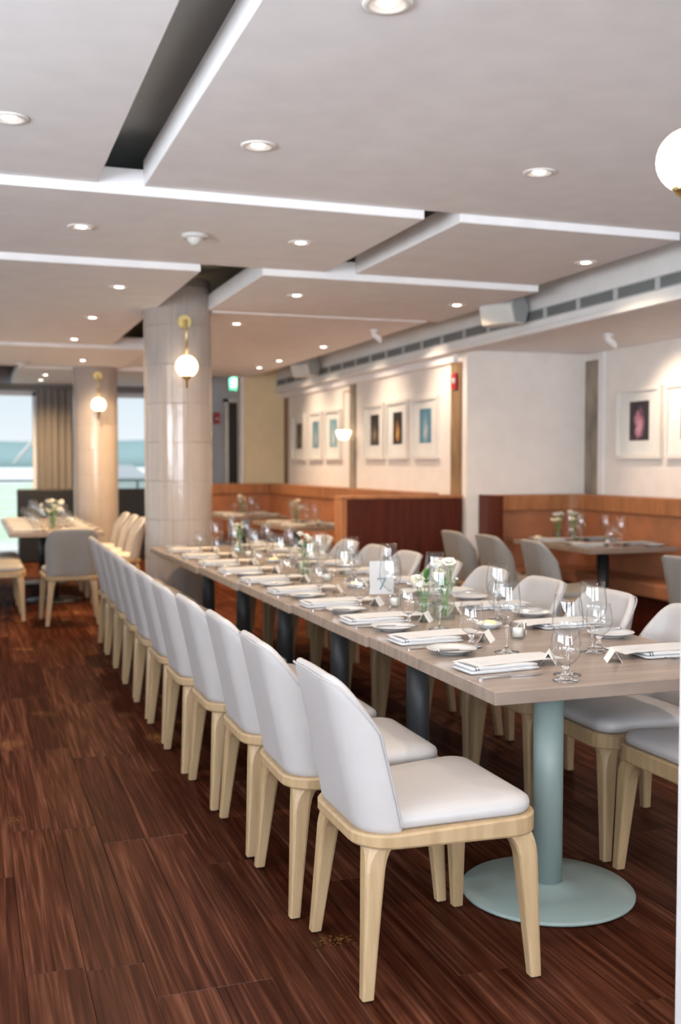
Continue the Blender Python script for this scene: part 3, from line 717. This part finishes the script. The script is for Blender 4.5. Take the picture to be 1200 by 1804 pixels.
def fork_proto():
    t = thing('fork', '', 'fork')
    P = [(-.10, 0, .003), (-.05, 0, .004), (.02, 0, .005), (.05, 0, .010), (.065, 0, .008)]
    rings = []
    for (x, y, z), hw in zip(P, (.0065, .005, .003, .0035, .011)): rings.append([(x, -hw, z-.0012), (x, hw, z-.0012), (x, hw, z+.0012), (x, -hw, z+.0012)])
    link('handle', fixn(MB().loft(rings).mesh()), M['steel'], t)
    for k in range(4):
        y = -.009 + k*.006; mb = MB()
        mb.loft([[(x, y-.0016, z-.001), (x, y+.0016, z-.001), (x, y+.0016, z+.001), (x, y-.0016, z+.001)] for x, z in ((.064, .008), (.08, .006), (.095, .0095), (.108, .0165))])
        link('tine', fixn(mb.mesh()), M['steel'], t)
    return t
def napkin_proto(inner):
    """folded white cloth, long side along X; stripe at the end towards (inner) or away from the table centre"""
    t = thing('napkin', '', 'napkin')
    def slab(x0, x1, y0, y1, z0, z1, sag):
        rings = []
        N = 9
        for i in range(N+1):
            x = x0+(x1-x0)*i/N; wv = sag*math.sin(i*1.3)
            h = (z1-z0)/2; zc = (z0+z1)/2 + wv
            rr = h*(.55 if i in (0, N) else 1.0)
            pts = [(x, y0+h*.3, zc-rr), (x, y1-h, zc-rr), (x, y1-h*.3, zc-rr*.6), (x, y1, zc), (x, y1-h*.3, zc+rr*.7), (x, y1-h, zc+rr), (x, y0+h, zc+rr), (x, y0+h*.3, zc+rr*.7), (x, y0, zc), (x, y0+h*.1, zc-rr*.6)]
            rings.append(pts)
        return MB().loft(rings)
    link('lower_fold', fixn(slab(-.135, .125, -.062, .062, .0010, .0118, .0004).mesh()), M['linen'], t, smooth=True)
    link('upper_fold', fixn(slab(-.130, .120, -.058, .060, .0112, .0222, .0008).mesh()), M['linen'], t, smooth=True)
    sx0 = .098 if inner else -.118
    for dx in (0, .010):
        mb = MB()
        x0, x1 = sx0+dx, sx0+dx+.0045
        o0 = [(-.0584, .0125), (-.0588, .0168), (-.053, .0232), (.054, .0234), (.0606, .0168), (.0602, .0125)]
        mb.loft([[(x0, y, z) for y, z in o0], [(x1, y, z) for y, z in o0]], False, False, closed=False)
        link('stripe', mb.mesh(), M['navy'], t)
    return t
def menu_proto():
    t = thing('menu_card', '', 'menu')
    N = 10; L, Wd = .37, .125; top = []; bot = []
    rings = []
    for i in range(N+1):
        s = i/N; x = -L/2+L*s; z = .0235 - .0035*max(0, (s-.72)/.28)**1.5 - .004*max(0, (.12-s)/.12)**1.4
        rings.append([(x, -Wd/2, z), (x, Wd/2, z+.0015), (x, Wd/2, z+.0024), (x, -Wd/2, z+.0009)])
    link('sheet', fixn(MB().loft(rings).mesh()), M['paper'], t, smooth=False)
    mb = MB()
    for k, (a, b2) in enumerate(((-.028, .028), (-.018, .016), (-.03, .03), (-.02, .024))): mb.box(-.128+.012*k, -.1255+.012*k, a, b2, .0257, .0259)
    link('faint_print', mb.mesh(), M['print_'], t)
    return t
def card_proto():
    t = thing('place_card', '', 'place card')
    h, d, l = .042, .026, .088; k = .0006
    rings = [[(x, -d, .0006), (x, 0, h), (x, d, .0006), (x, d-.001, .0006), (x, 0, h-.0018), (x, -d+.001, .0006)] for x in (-l/2, l/2)]
    link('folded_card', fixn(MB().loft(rings).mesh()), M['card'], t)
    return t
def candle_proto():
    t = thing('votive_candle', '', 'candle')
    finish('glass_cup', MB().lathe([(.002, .0006), (.026, .0006), (.028, .003), (.0325, .062), (.0315, .0625), (.0268, .008), (.002, .008)], 28), M['thin'], t)
    finish('wax', MB().lathe([(.002, .009), (.0205, .009), (.0205, .040), (.018, .042), (.002, .0415)], 20), M['wax'], t)
    finish('wick', MB().tube([(0, 0, .0415), (.001, 0, .051)], .0009, 5), M['dark'], t)
    return t
def dish_proto():
    t = thing('butter_dish', '', 'dish')
    finish('bowl', MB().lathe([(.002, .003), (.03, .003), (.031, .0006), (.034, .0006), (.038, .006), (.052, .018), (.0535, .0235), (.052, .0235), (.036, .010), (.002, .009)], 32), M['china'], t)
    mb = MB(); rings = []
    for k in range(5):
        rr = (.032, .030, .026, .018, .004)[k]; z = (.010, .022, .028, .031, .033)[k]
        rings.append([((rr*(1+.12*math.sin(3*a+k)))*math.cos(a), (rr*(1+.12*math.cos(2*a)))*math.sin(a), z+.002*math.sin(4*a+k)) for a in [2*PI*i/14 for i in range(14)]])
    finish('butter', mb.loft(rings), M['butter'], t)
    return t
PROTO = dict(wine=wine_proto(), goblet=goblet_proto(), plate=plate_proto(), knife=knife_proto('table_knife', .235, .019), bknife=knife_proto('butter_knife', .165, .014),
             fork=fork_proto(), napkin=napkin_proto(False), napkin2=napkin_proto(True), menu=menu_proto(), card=card_proto(), candle=candle_proto(), dish=dish_proto())
def put(kind, x, y, rz, label, group, z=.75):
    p = PROTO[kind]
    if kind not in used:
        used.add(kind); p.location = (x, y, z); p.rotation_euler = (0, 0, rz); p['label'] = label
        if group: p['group'] = group
        for ch in kids(p): kids(ch)
        return p
    return dup(p, (x, y, z), rz, label, group)
J = lambda a: random.uniform(-a, a)
LONG = {}
def setting(side, k, yc, full=True, over=None):
    """one cover of the long table; side -1 = left guests, +1 = right guests"""
    where = f'{"left" if side < 0 else "right"} side of the long table, {ORD[k]} from near end'
    dx = -.0085*max(0, k-1)
    if side < 0:
        X = lambda v: v + dx
        a = math.radians(9 if k == 0 else 4 + J(3))
        put('napkin', X(1.625), yc-.03, a*.6, 'folded white napkin on ' + where, 'napkins of the long table')
        put('menu', X(1.685), yc, a, 'white menu card on ' + where, 'menu cards of the long table')
        put('knife', X(1.606), yc-.165-(.0 if k == 0 else .0), math.radians(2+J(1)), 'table knife on ' + where, 'knives of the long table')
        put('plate', X(1.610), yc+.275+J(.01), 0, 'small white bread plate on ' + where, 'bread plates of the long table')
        put('bknife', X(1.603), yc+.205+J(.01), math.radians(-16+J(3)), 'butter knife on bread plate, ' + where, 'butter knives of the long table', .7715)
        put('goblet', X(1.735 - .006*min(k, 4)), yc-.265+J(.012) if k == 0 else yc-.19+J(.012), J(3), 'short stemmed water goblet on ' + where, 'water goblets of the long table')
        put('wine', X(1.793 + (.012 if k else 0)), yc-.20 + J(.012) if k == 0 else yc-.33+J(.02), J(3), 'tall clear wine glass on ' + where, 'wine glasses of the long table')
        put('card', X(1.84), yc+.0+(.0 if k == 0 else -.10)+J(.01), PI/2+math.radians(-33+J(8)), 'white tent place card on ' + where, 'place cards of the long table')
    else:
        X = lambda v: v + dx
        a = math.radians(-3 + J(3)) + PI
        put('napkin2', X(2.315), yc-.01, a, 'folded striped napkin on ' + where, 'napkins of the long table')
        put('menu', X(2.30), yc+.02, PI+a+math.radians(4), 'white menu card on ' + where, 'menu cards of the long table')
        put('fork', X(2.33), yc-.115, PI+math.radians(4+J(3)), 'silver fork on ' + where, 'forks of the long table')
        put('plate', X(2.35), yc+.405+J(.01) if k == 0 else yc+.32+J(.02), 0, 'small white bread plate on ' + where, 'bread plates of the long table')
        put('bknife', X(2.345), (yc+.465 if k == 0 else yc+.38), PI+math.radians(-14+J(3)), 'butter knife on bread plate, ' + where, 'butter knives of the long table', .7715)
        put('wine', X(2.09), yc+.12+J(.01) if k == 0 else yc+.16+J(.02), J(3), 'tall clear wine glass on ' + where, 'wine glasses of the long table')
        put('goblet', X(2.155), yc+.19+J(.006) if k == 0 else yc+.27+J(.012), J(3), 'short stemmed water goblet on ' + where, 'water goblets of the long table')
        put('card', X(2.065), yc-.04 if k == 0 else yc-.10+J(.02), PI/2+math.radians(-28+J(6)), 'white tent place card on ' + where, 'place cards of the long table')
for k in range(10): setting(-1, k, 3.125 + .553*k if k != 1 else 3.695)
for k, yc in enumerate((3.13, 3.82, 4.42, 5.0, 5.57, 6.14, 6.71, 7.28, 7.85, 8.3)): setting(1, k, yc)
put('dish', 2.0, 3.88, 0, 'white dish of butter on the long table, nearest one', 'butter dishes of the long table')
put('candle', 1.985, 3.61, 0, 'clear votive candle holder right of the butter dish', 'votive candles of the long table')
put('candle', 1.882, 4.61, 0, 'clear votive candle in front of the number seven sign', 'votive candles of the long table')
put('candle', 1.84, 4.29, 0, 'clear votive candle behind the nearest vases', 'votive candles of the long table') if 0 else None
put('dish', 1.98, 5.42, 0, 'white dish of butter on the long table, second one', 'butter dishes of the long table')
put('dish', 1.95, 6.98, 0, 'white dish of butter on the long table, third one', 'butter dishes of the long table')
put('candle', 1.93, 5.75, 0, 'clear votive candle before the second vase on long table', 'votive candles of the long table')
put('candle', 1.90, 7.45, 0, 'clear votive candle before the third vase on long table', 'votive candles of the long table')

# ------------------------------------------------------------------ vases and flowers
def vase_proto():
    t = thing('glass_vase', '', 'vase'); n = 40
    prof = [(.002, .0006), (.040, .0006), (.044, .006), (.045, .02), (.044, .06), (.040, .075), (.033, .083), (.031, .090), (.035, .098), (.036, .100), (.0345, .1005)]
    rings = []
    for i, (r, z) in enumerate(prof):
        rib = .0014 if 1 < i < 6 else 0
        rings.append([((r+rib*math.cos(20*a))*math.cos(a), (r+rib*math.cos(20*a))*math.sin(a), z) for a in [2*PI*q/80 for q in range(80)]])
    finish('body', MB().loft(rings, True, False), M['vaseg'], t)
    finish('water', MB().lathe([(.002, .007), (.0395, .007), (.0405, .05), (.002, .0503)], 28), M['acrylic'], t)
    return t
def blossom_mesh(r, lay=3):
    mb = MB()
    for L in range(lay):
        n = 5 + L; tilt = .35 + .42*L; rr = r*(.45+.25*L)
        for k in range(n):
            a = 2*PI*k/n + L*.5; pts = []
            for (s, wd) in ((0, .12), (.4, .5), (.75, .55), (1.0, .25)):
                h = r*.9*s*math.cos(tilt*s*.9)+0; out = rr*(.25+.9*s*math.sin(tilt*s+.2))
                wv = r*wd
                for q in (-1, 0, 1):
                    o2 = out - (abs(q)*r*.12)
                    pts.append((o2*math.cos(a)-q*wv*math.sin(a), o2*math.sin(a)+q*wv*math.cos(a), h))
            f = [(3*i+j, 3*i+j+1, 3*i+j+4, 3*i+j+3) for i in range(3) for j in range(2)]
            mb.add(pts, f)
    mb.lathe([(.002, r*.05), (r*.3, r*.2), (r*.36, r*.55), (r*.2, r*.82), (.002, r*.86)], 10)
    me = mb.mesh('blossom'); me.polygons.foreach_set('use_smooth', [True]*len(me.polygons)); return me
BL = [blossom_mesh(.031), blossom_mesh(.025), blossom_mesh(.011, 2)]
BL[0].materials.append(M['petal']); BL[1].materials.append(M['bud']); BL[2].materials.append(M['petal'])
def leaf_mesh(L):
    pts = []; 
    for s, wd in ((0, .04), (.25, .16), (.55, .19), (.8, .11), (1, .01)):
        z = -L*.18*s*s
        pts += [(L*s, -L*wd, z+.12*L*wd), (L*s, 0, z), (L*s, L*wd, z+.12*L*wd)]
    me = MB().add(pts, [(3*i+j, 3*i+j+1, 3*i+j+4, 3*i+j+3) for i in range(4) for j in range(2)]).mesh('leaf'); me.materials.append(M['leaf']); return me
LF = leaf_mesh(.06)
def bouquet(loc, seed, label, group, spec, hz=.25):
    """spec: list of (dx, dy, height, blossom index)"""
    rnd = random.Random(seed); t = thing('flower_bouquet', label, 'flowers', loc, 0, group)
    for (dx, dy, h, bi) in spec:
        bx, by = rnd.uniform(-.012, .012), rnd.uniform(-.012, .012)
        pts = [(bx, by, .012), (bx*.5+dx*.25, by*.5+dy*.25, .09), (dx*.7, dy*.7, h*.8), (dx, dy, h)]
        link('stem', MB().tube(pts, .0017, 6).mesh('stem'), M['stem'], t, smooth=True)
        o = bpy.data.objects.new('blossom', BL[bi]); COL.objects.link(o); o.parent = t; o.location = (dx, dy, h-.006)
        o.rotation_euler = (rnd.uniform(-.5, .5)-dy*8, rnd.uniform(-.4, .4)+dx*8, rnd.uniform(0, 6))
    for k in range(7):
        a = rnd.uniform(0, 2*PI); h = rnd.uniform(.10, .18)
        o = bpy.data.objects.new('leaf', LF); COL.objects.link(o); o.parent = t; o.location = (.012*math.cos(a), .012*math.sin(a), h)
        o.rotation_euler = (rnd.uniform(-.4, .4), -rnd.uniform(.5, 1.2), a); o.scale = [rnd.uniform(.7, 1.1)]*3
    return t
def rspec(seed, n_big, n_small, spread, h0, h1):
    rnd = random.Random(seed); out = []
    for k in range(n_big+n_small):
        a = 2*PI*k/(n_big+n_small)*1.0 + rnd.uniform(-.4, .4); r = spread*rnd.uniform(.2, 1)
        out.append((r*math.cos(a), r*math.sin(a), rnd.uniform(h0, h1), rnd.choice((0, 1)) if k < n_big else 2))
    return out
PROTO['vase'] = vase_proto()
GV, GB = 'ribbed glass vases', 'small bouquets of white flowers'
def vase_set(x, y, seed, vl, bl, spec, z=.75):
    put('vase', x, y, J(1), vl, GV, z); bouquet((x, y, z), seed, bl, GB, spec)
vase_set(1.942, 4.185, 1, 'ribbed glass vase nearest the camera on the long table', 'white roses and green sprig in nearest vase on long table',
   [(-.030, .0, .235, 0), (.012, -.012, .245, 0), (-.050, .015, .19, 1), (.040, .01, .262, 2), (.034, -.012, .255, 2), (.048, .0, .245, 2), (.042, .02, .212, 2), (.052, -.01, .175, 2), (.045, .01, .16, 2), (-.01, .03, .20, 1)])
vase_set(1.895, 4.295, 2, 'low glass vase just left of the nearest vase', 'low white blossoms in glass left of nearest vase',
   [(-.03, -.02, .135, 0), (.01, -.03, .14, 1), (-.045, .01, .15, 1), (.03, .0, .13, 2), (-.02, .03, .16, 0), (.0, .0, .165, 2), (.035, -.02, .12, 2), (-.05, -.02, .12, 2)])
vase_set(1.885, 6.04, 3, 'ribbed glass vase on the long table, second group', 'white lisianthus bouquet in second vase on long table',
   [(-.03, .0, .25, 0), (.01, .01, .235, 0), (.03, -.02, .22, 0), (-.02, -.02, .20, 0), (.045, .0, .19, 1), (.0, .03, .18, 1)])
vase_set(1.90, 7.72, 4, 'ribbed glass vase on the long table, third group', 'white bouquet in third vase on long table', rspec(4, 6, 4, .06, .16, .25))
# far-table flowers
vase_set(.83, 11.6, 5, 'glass vase in the middle of the far left table', 'loose cream bouquet on the far left table', rspec(5, 12, 6, .12, .16, .30))
vase_set(5.0, 8.10, 6, 'glass vase on the banquette table, right one', 'white bouquet with green stem on banquette table, right one', rspec(6, 6, 3, .055, .19, .27))
vase_set(4.95, 8.28, 7, 'glass vase on the banquette table, left one', 'white bouquet on banquette table, left one', rspec(7, 7, 3, .07, .17, .26))
vase_set(3.54, 11.66, 8, 'glass vase on the nearer booth table', 'white bouquet on the nearer booth table', rspec(8, 6, 3, .06, .17, .25))
vase_set(3.5, 14.1, 9, 'glass vase on the farther booth table', 'white bouquet on the farther booth table', rspec(9, 6, 3, .06, .17, .25))

# table number sign
t = thing('table_number', 'white table number card reading 7 in a clear acrylic stand', 'sign', (1.868, 4.745, .75), math.radians(-17))
link('card', MB().box(-.058, .058, -.001, .001, .045, .205).mesh(), M['paper'], t)
mb = MB().box(-.061, .061, .0012, .004, .004, .207).box(-.061, .061, -.03, .03, .0006, .004).box(-.061, .061, -.004, -.0018, .004, .046)
link('acrylic_stand', mb.mesh(), M['acrylic'], t)
sv = [(-.020, .128), (-.020, .118), (-.017, .118), (-.015, .1225), (.013, .1225), (-.010, .072), (-.003, .072), (.022, .124), (.022, .128)]
link('numeral', fixn(MB().loft([[(x, -.0010, z-.005) for x, z in sv], [(x, -.00125, z-.005) for x, z in sv]]).mesh()), M['teal'], t)

# ------------------------------------------------------------------ other tables' ware
def far_cover(x, y, rz, where, g, z=.75, plate=True, wine=True):
    c, s = math.cos(rz), math.sin(rz); R = lambda a, b2: (x+a*c-b2*s, y+a*s+b2*c)
    p = R(0, 0); put('napkin', p[0], p[1], rz, 'folded white napkin ' + where, 'napkins ' + g)
    p = R(.05, .01); put('menu', p[0], p[1], rz+J(.06), 'white menu card ' + where, 'menu cards ' + g)
    p = R(.0, .21); put('plate', p[0], p[1], 0, 'white bread plate ' + where, 'bread plates ' + g)
    p = R(.12, -.14); put('goblet', p[0]+J(.01), p[1]+J(.02), 0, 'water goblet ' + where, 'water goblets ' + g)
    p = R(.19, -.19); put('wine', p[0]+J(.01), p[1]+J(.02), 0, 'tall wine glass ' + where, 'wine glasses ' + g)
for k in range(5):
    far_cover(.51, 11.05+.56*k, 0, f'on far left table, left row, {ORD[k]} from camera', 'of the far left table')
    far_cover(1.12, 11.15+.56*k, PI, f'on far left table, right row, {ORD[k]} from camera', 'of the far left table')
far_cover(.815, 10.93, PI/2, 'on far left table at its near end', 'of the far left table') if 0 else None
for k in range(2):
    far_cover(4.775, 7.52+.60*k, 0, f'on banquette table, left row, {ORD[k]} from camera', 'of the banquette table')
    far_cover(5.29, 7.56+.60*k, PI, f'on banquette table, right row, {ORD[k]} from camera', 'of the banquette table')
put('dish', 4.80, 8.38, 0, 'small white butter dish on the banquette table', None); put('candle', 5.03, 7.62, 0, 'votive candle beside vase on the banquette table', None)
for (xa, xb, ya, n, nm) in ((3.33, 3.74, 11.05, 2, 'nearer'), (3.25, 3.74, 13.5, 2, 'farther')):
    for k in range(n):
        far_cover(xa, ya+.6*k, 0, f'on {nm} booth table, left row, {ORD[k]} from camera', f'of the {nm} booth table')
        far_cover(xb, ya+.05+.6*k, PI, f'on {nm} booth table, right row, {ORD[k]} from camera', f'of the {nm} booth table')

# ------------------------------------------------------------------ banquettes and booth
t = thing('banquette', 'cognac leather corner banquette with wooden back band at right', 'banquette', (0, 0, 0))
bk = fillet([(4.57, 9.0), (5.66, 9.0), (5.66, 3.6)], [0, .25, 0], 10, False); fr_ = fillet([(4.57, 8.86), (5.52, 8.86), (5.52, 3.6)], [0, .16, 0], 10, False)
def strip(front, back, z0, z1): 
    pts = front + list(reversed(back)); return fixn(MB().loft([[(p.x, p.y, z0) for p in pts], [(p.x, p.y, z1) for p in pts]]).mesh())
fr2 = fillet([(4.57, 8.83), (5.49, 8.83), (5.49, 3.6)], [0, .14, 0], 10, False); st = fillet([(4.57, 8.60), (5.16, 8.60), (5.16, 3.6)], [0, .1, 0], 10, False)
link('backrest', strip(fr_, bk, .46, .985), M['cognac'], t); link('back_band', bevel(strip(fr2, bk, .985, 1.135), .012, 2), M['booth'], t)
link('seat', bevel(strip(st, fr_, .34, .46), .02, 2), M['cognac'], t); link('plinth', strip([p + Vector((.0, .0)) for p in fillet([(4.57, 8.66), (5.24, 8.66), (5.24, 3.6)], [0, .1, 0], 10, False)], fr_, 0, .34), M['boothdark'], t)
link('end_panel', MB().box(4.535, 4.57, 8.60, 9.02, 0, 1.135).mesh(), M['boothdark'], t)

t = thing('booth_seating', 'brown wooden booth with leather back under the picture wall', 'booth', (0, 0, 0))
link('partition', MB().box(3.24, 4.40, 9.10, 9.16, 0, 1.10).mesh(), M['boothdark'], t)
link('partition_cap', bevel(MB().box(3.19, 4.40, 9.085, 9.30, 1.10, 1.13).mesh(), .006), M['booth'], t)
link('end_post', bevel(MB().box(3.19, 3.24, 9.09, 9.30, 0, 1.10).mesh(), .005), M['booth'], t)
link('backrest', MB().box(3.24, 4.12, 9.16, 9.30, .45, 1.09).box(4.12, 4.26, 9.16, 14.98, .45, 1.0).box(3.1, 4.12, 14.84, 14.98, .45, 1.0).mesh(), M['cognac'], t)
link('back_band', bevel(MB().box(4.09, 4.26, 9.31, 14.98, 1.0, 1.145).mesh(), .01), M['booth'], t); link('back_band', bevel(MB().box(3.08, 4.09, 14.81, 14.98, 1.0, 1.145).mesh(), .01), M['booth'], t)
link('ledge', MB().box(4.26, 4.40, 9.31, 15.15, 1.06, 1.10).mesh(), M['booth'], t)
link('seat', bevel(MB().box(3.24, 4.12, 9.30, 9.75, .36, .46).mesh(), .02), M['cognac'], t); link('seat', bevel(MB().box(3.98, 4.12, 9.77, 14.36, .36, .46).mesh(), .02), M['cognac'], t); link('seat', bevel(MB().box(3.1, 4.12, 14.38, 14.84, .36, .46).mesh(), .02), M['cognac'], t)
t = thing('window_banquette', 'black leather banquette along the far windows', 'banquette', (0, 0, 0))
link('backrest', bevel(MB().box(.67, 2.9, 16.42, 16.6, .4, 1.05).mesh(), .02), M['blackleather'], t); link('seat', bevel(MB().box(.67, 2.9, 15.95, 16.42, .0, .46).mesh(), .02), M['blackleather'], t)

# curtain
mb = MB(); N = 60; a = []; b2 = []
for i in range(N+1):
    x = .99 + (2.02-.99)*i/N; y = 16.80 + .035*math.sin(i*1.05) + .012*math.sin(i*.37); a.append((x, y, .02)); b2.append((x, y*1.0, 2.55))
bk_ = [(x, y+.012, z) for x, y, z in reversed(a)]; bt_ = [(x, y+.012, z) for x, y, z in reversed(b2)]
cu = link('curtain', fixn(MB().loft([a+bk_, b2+bt_]).mesh()), M['curtain'], smooth=False); tag(cu, 'pleated taupe curtain drawn beside the far left window', 'curtain')

# ------------------------------------------------------------------ outside
struct(bbox('terrace', -9, 9, 17.2, 20.5, -.2, -.03, M['deck']), 'pale terrace outside the far windows')
struct(bbox('lawn', -60, 70, 20.5, 95, -.4, -.2, M['lawn']), 'green lawn beyond the terrace')
struct(bbox('shore', -900, 1100, 95, 640, -.5, -.22, M['sand']), 'bright water and shore beyond the lawn')
def ridge(name, Y, x0, x1, amp, base, seed, m, label):
    rnd = random.Random(seed); ph = [rnd.uniform(0, 6) for _ in range(4)]; N = 80; f, b3 = [], []
    rings = []
    for i in range(N+1):
        x = x0+(x1-x0)*i/N; s = i/N*14
        h = base + amp*(.5+.28*math.sin(s*.9+ph[0])+.16*math.sin(s*2.1+ph[1])+.05*math.sin(s*5+ph[2]))
        rings.append([(x, Y-30, -2), (x, Y-10, h*.6), (x, Y, h), (x, Y+40, -2)])
    struct(link(name, fixn(MB().loft(rings).mesh()), m, smooth=True), label)
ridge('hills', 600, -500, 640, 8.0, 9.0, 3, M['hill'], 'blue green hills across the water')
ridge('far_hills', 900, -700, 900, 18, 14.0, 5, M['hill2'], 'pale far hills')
t = thing('terrace_railing', 'dark terrace railing outside the far windows', 'railing', (0, 20.2, -.03))
link('top_rail', MB().box(-6, 6, -.025, .025, 1.13, 1.17).mesh(), M['rail'], t)
for k in range(9): link('post', MB().box(-6+1.5*k-.02, -6+1.5*k+.02, -.02, .02, 0, 1.13).mesh(), M['rail'], t)
for k in range(8): link('pane', MB().box(-6+1.5*k+.03, -6+1.5*k+1.47, -.004, .004, .08, 1.12).mesh(), M['pane'], t)
t = thing('garden_pavilion', 'low grey roofed pavilion seen through the window between columns', 'building', (5.7, 42, -.75))
link('wall', MB().box(-.75, .75, -.6, .6, 0, 1.65).mesh(), M['corr'], t)
link('roof', fixn(MB().loft([[(-.95, -.8, 1.65), (.95, -.8, 1.65), (.95, .8, 1.65), (-.95, .8, 1.65)], [(-.3, -.1, 2.15), (.3, -.1, 2.15), (.3, .1, 2.15), (-.3, .1, 2.15)]]).mesh()), M['roof'], t)
t = thing('patio_umbrella', 'folded white cantilever umbrella slanting outside far left window', 'umbrella', (1.18, 19.2, -.03))
link('pole', MB().tube([(0, 0, 0), (0, 0, 2.05)], .025, 8).mesh(), M['white'], t)
link('canopy', MB().tube([(0, 0, 2.0), (-.14, 0, 1.84), (-.32, 0, 1.62), (-.46, 0, 1.46)], [.015, .030, .036, .012], 10).mesh(), M['white'], t)
t = thing('potted_shrub', 'dark green leafy shrub at the left edge by the table', 'plant', (.08, 12.6, 0))
link('pot', MB().lathe([(.002, 0), (.14, 0), (.18, .4), (.16, .4), (.15, .36), (.002, .36)], 24).mesh(), M['darkgrey'], t, smooth=True)
rnd = random.Random(3); mb = MB()
for k in range(260):
    a = rnd.uniform(0, 2*PI); h = rnd.uniform(.42, 1.1); r = .14*math.sqrt(rnd.random())*(1.1-abs(h-.7)); L = rnd.uniform(.06, .11)
    d = Vector((math.cos(a), math.sin(a), rnd.uniform(-.2, .7))).normalized(); s = d.cross(Vector((0, 0, 1))).normalized()*L*.3; p = Vector((r*math.cos(a), r*math.sin(a), h))
    mb.add([p, p+d*L*.5+s, p+d*L, p+d*L*.5-s], [(0, 1, 2), (0, 2, 3)])
o = link('foliage', mb.mesh(), M['plant'], t); o['kind'] = 'stuff'
link('trunk', MB().tube([(0, 0, .35), (0, 0, 1.0)], .015, 6).mesh(), M['timber'], t)
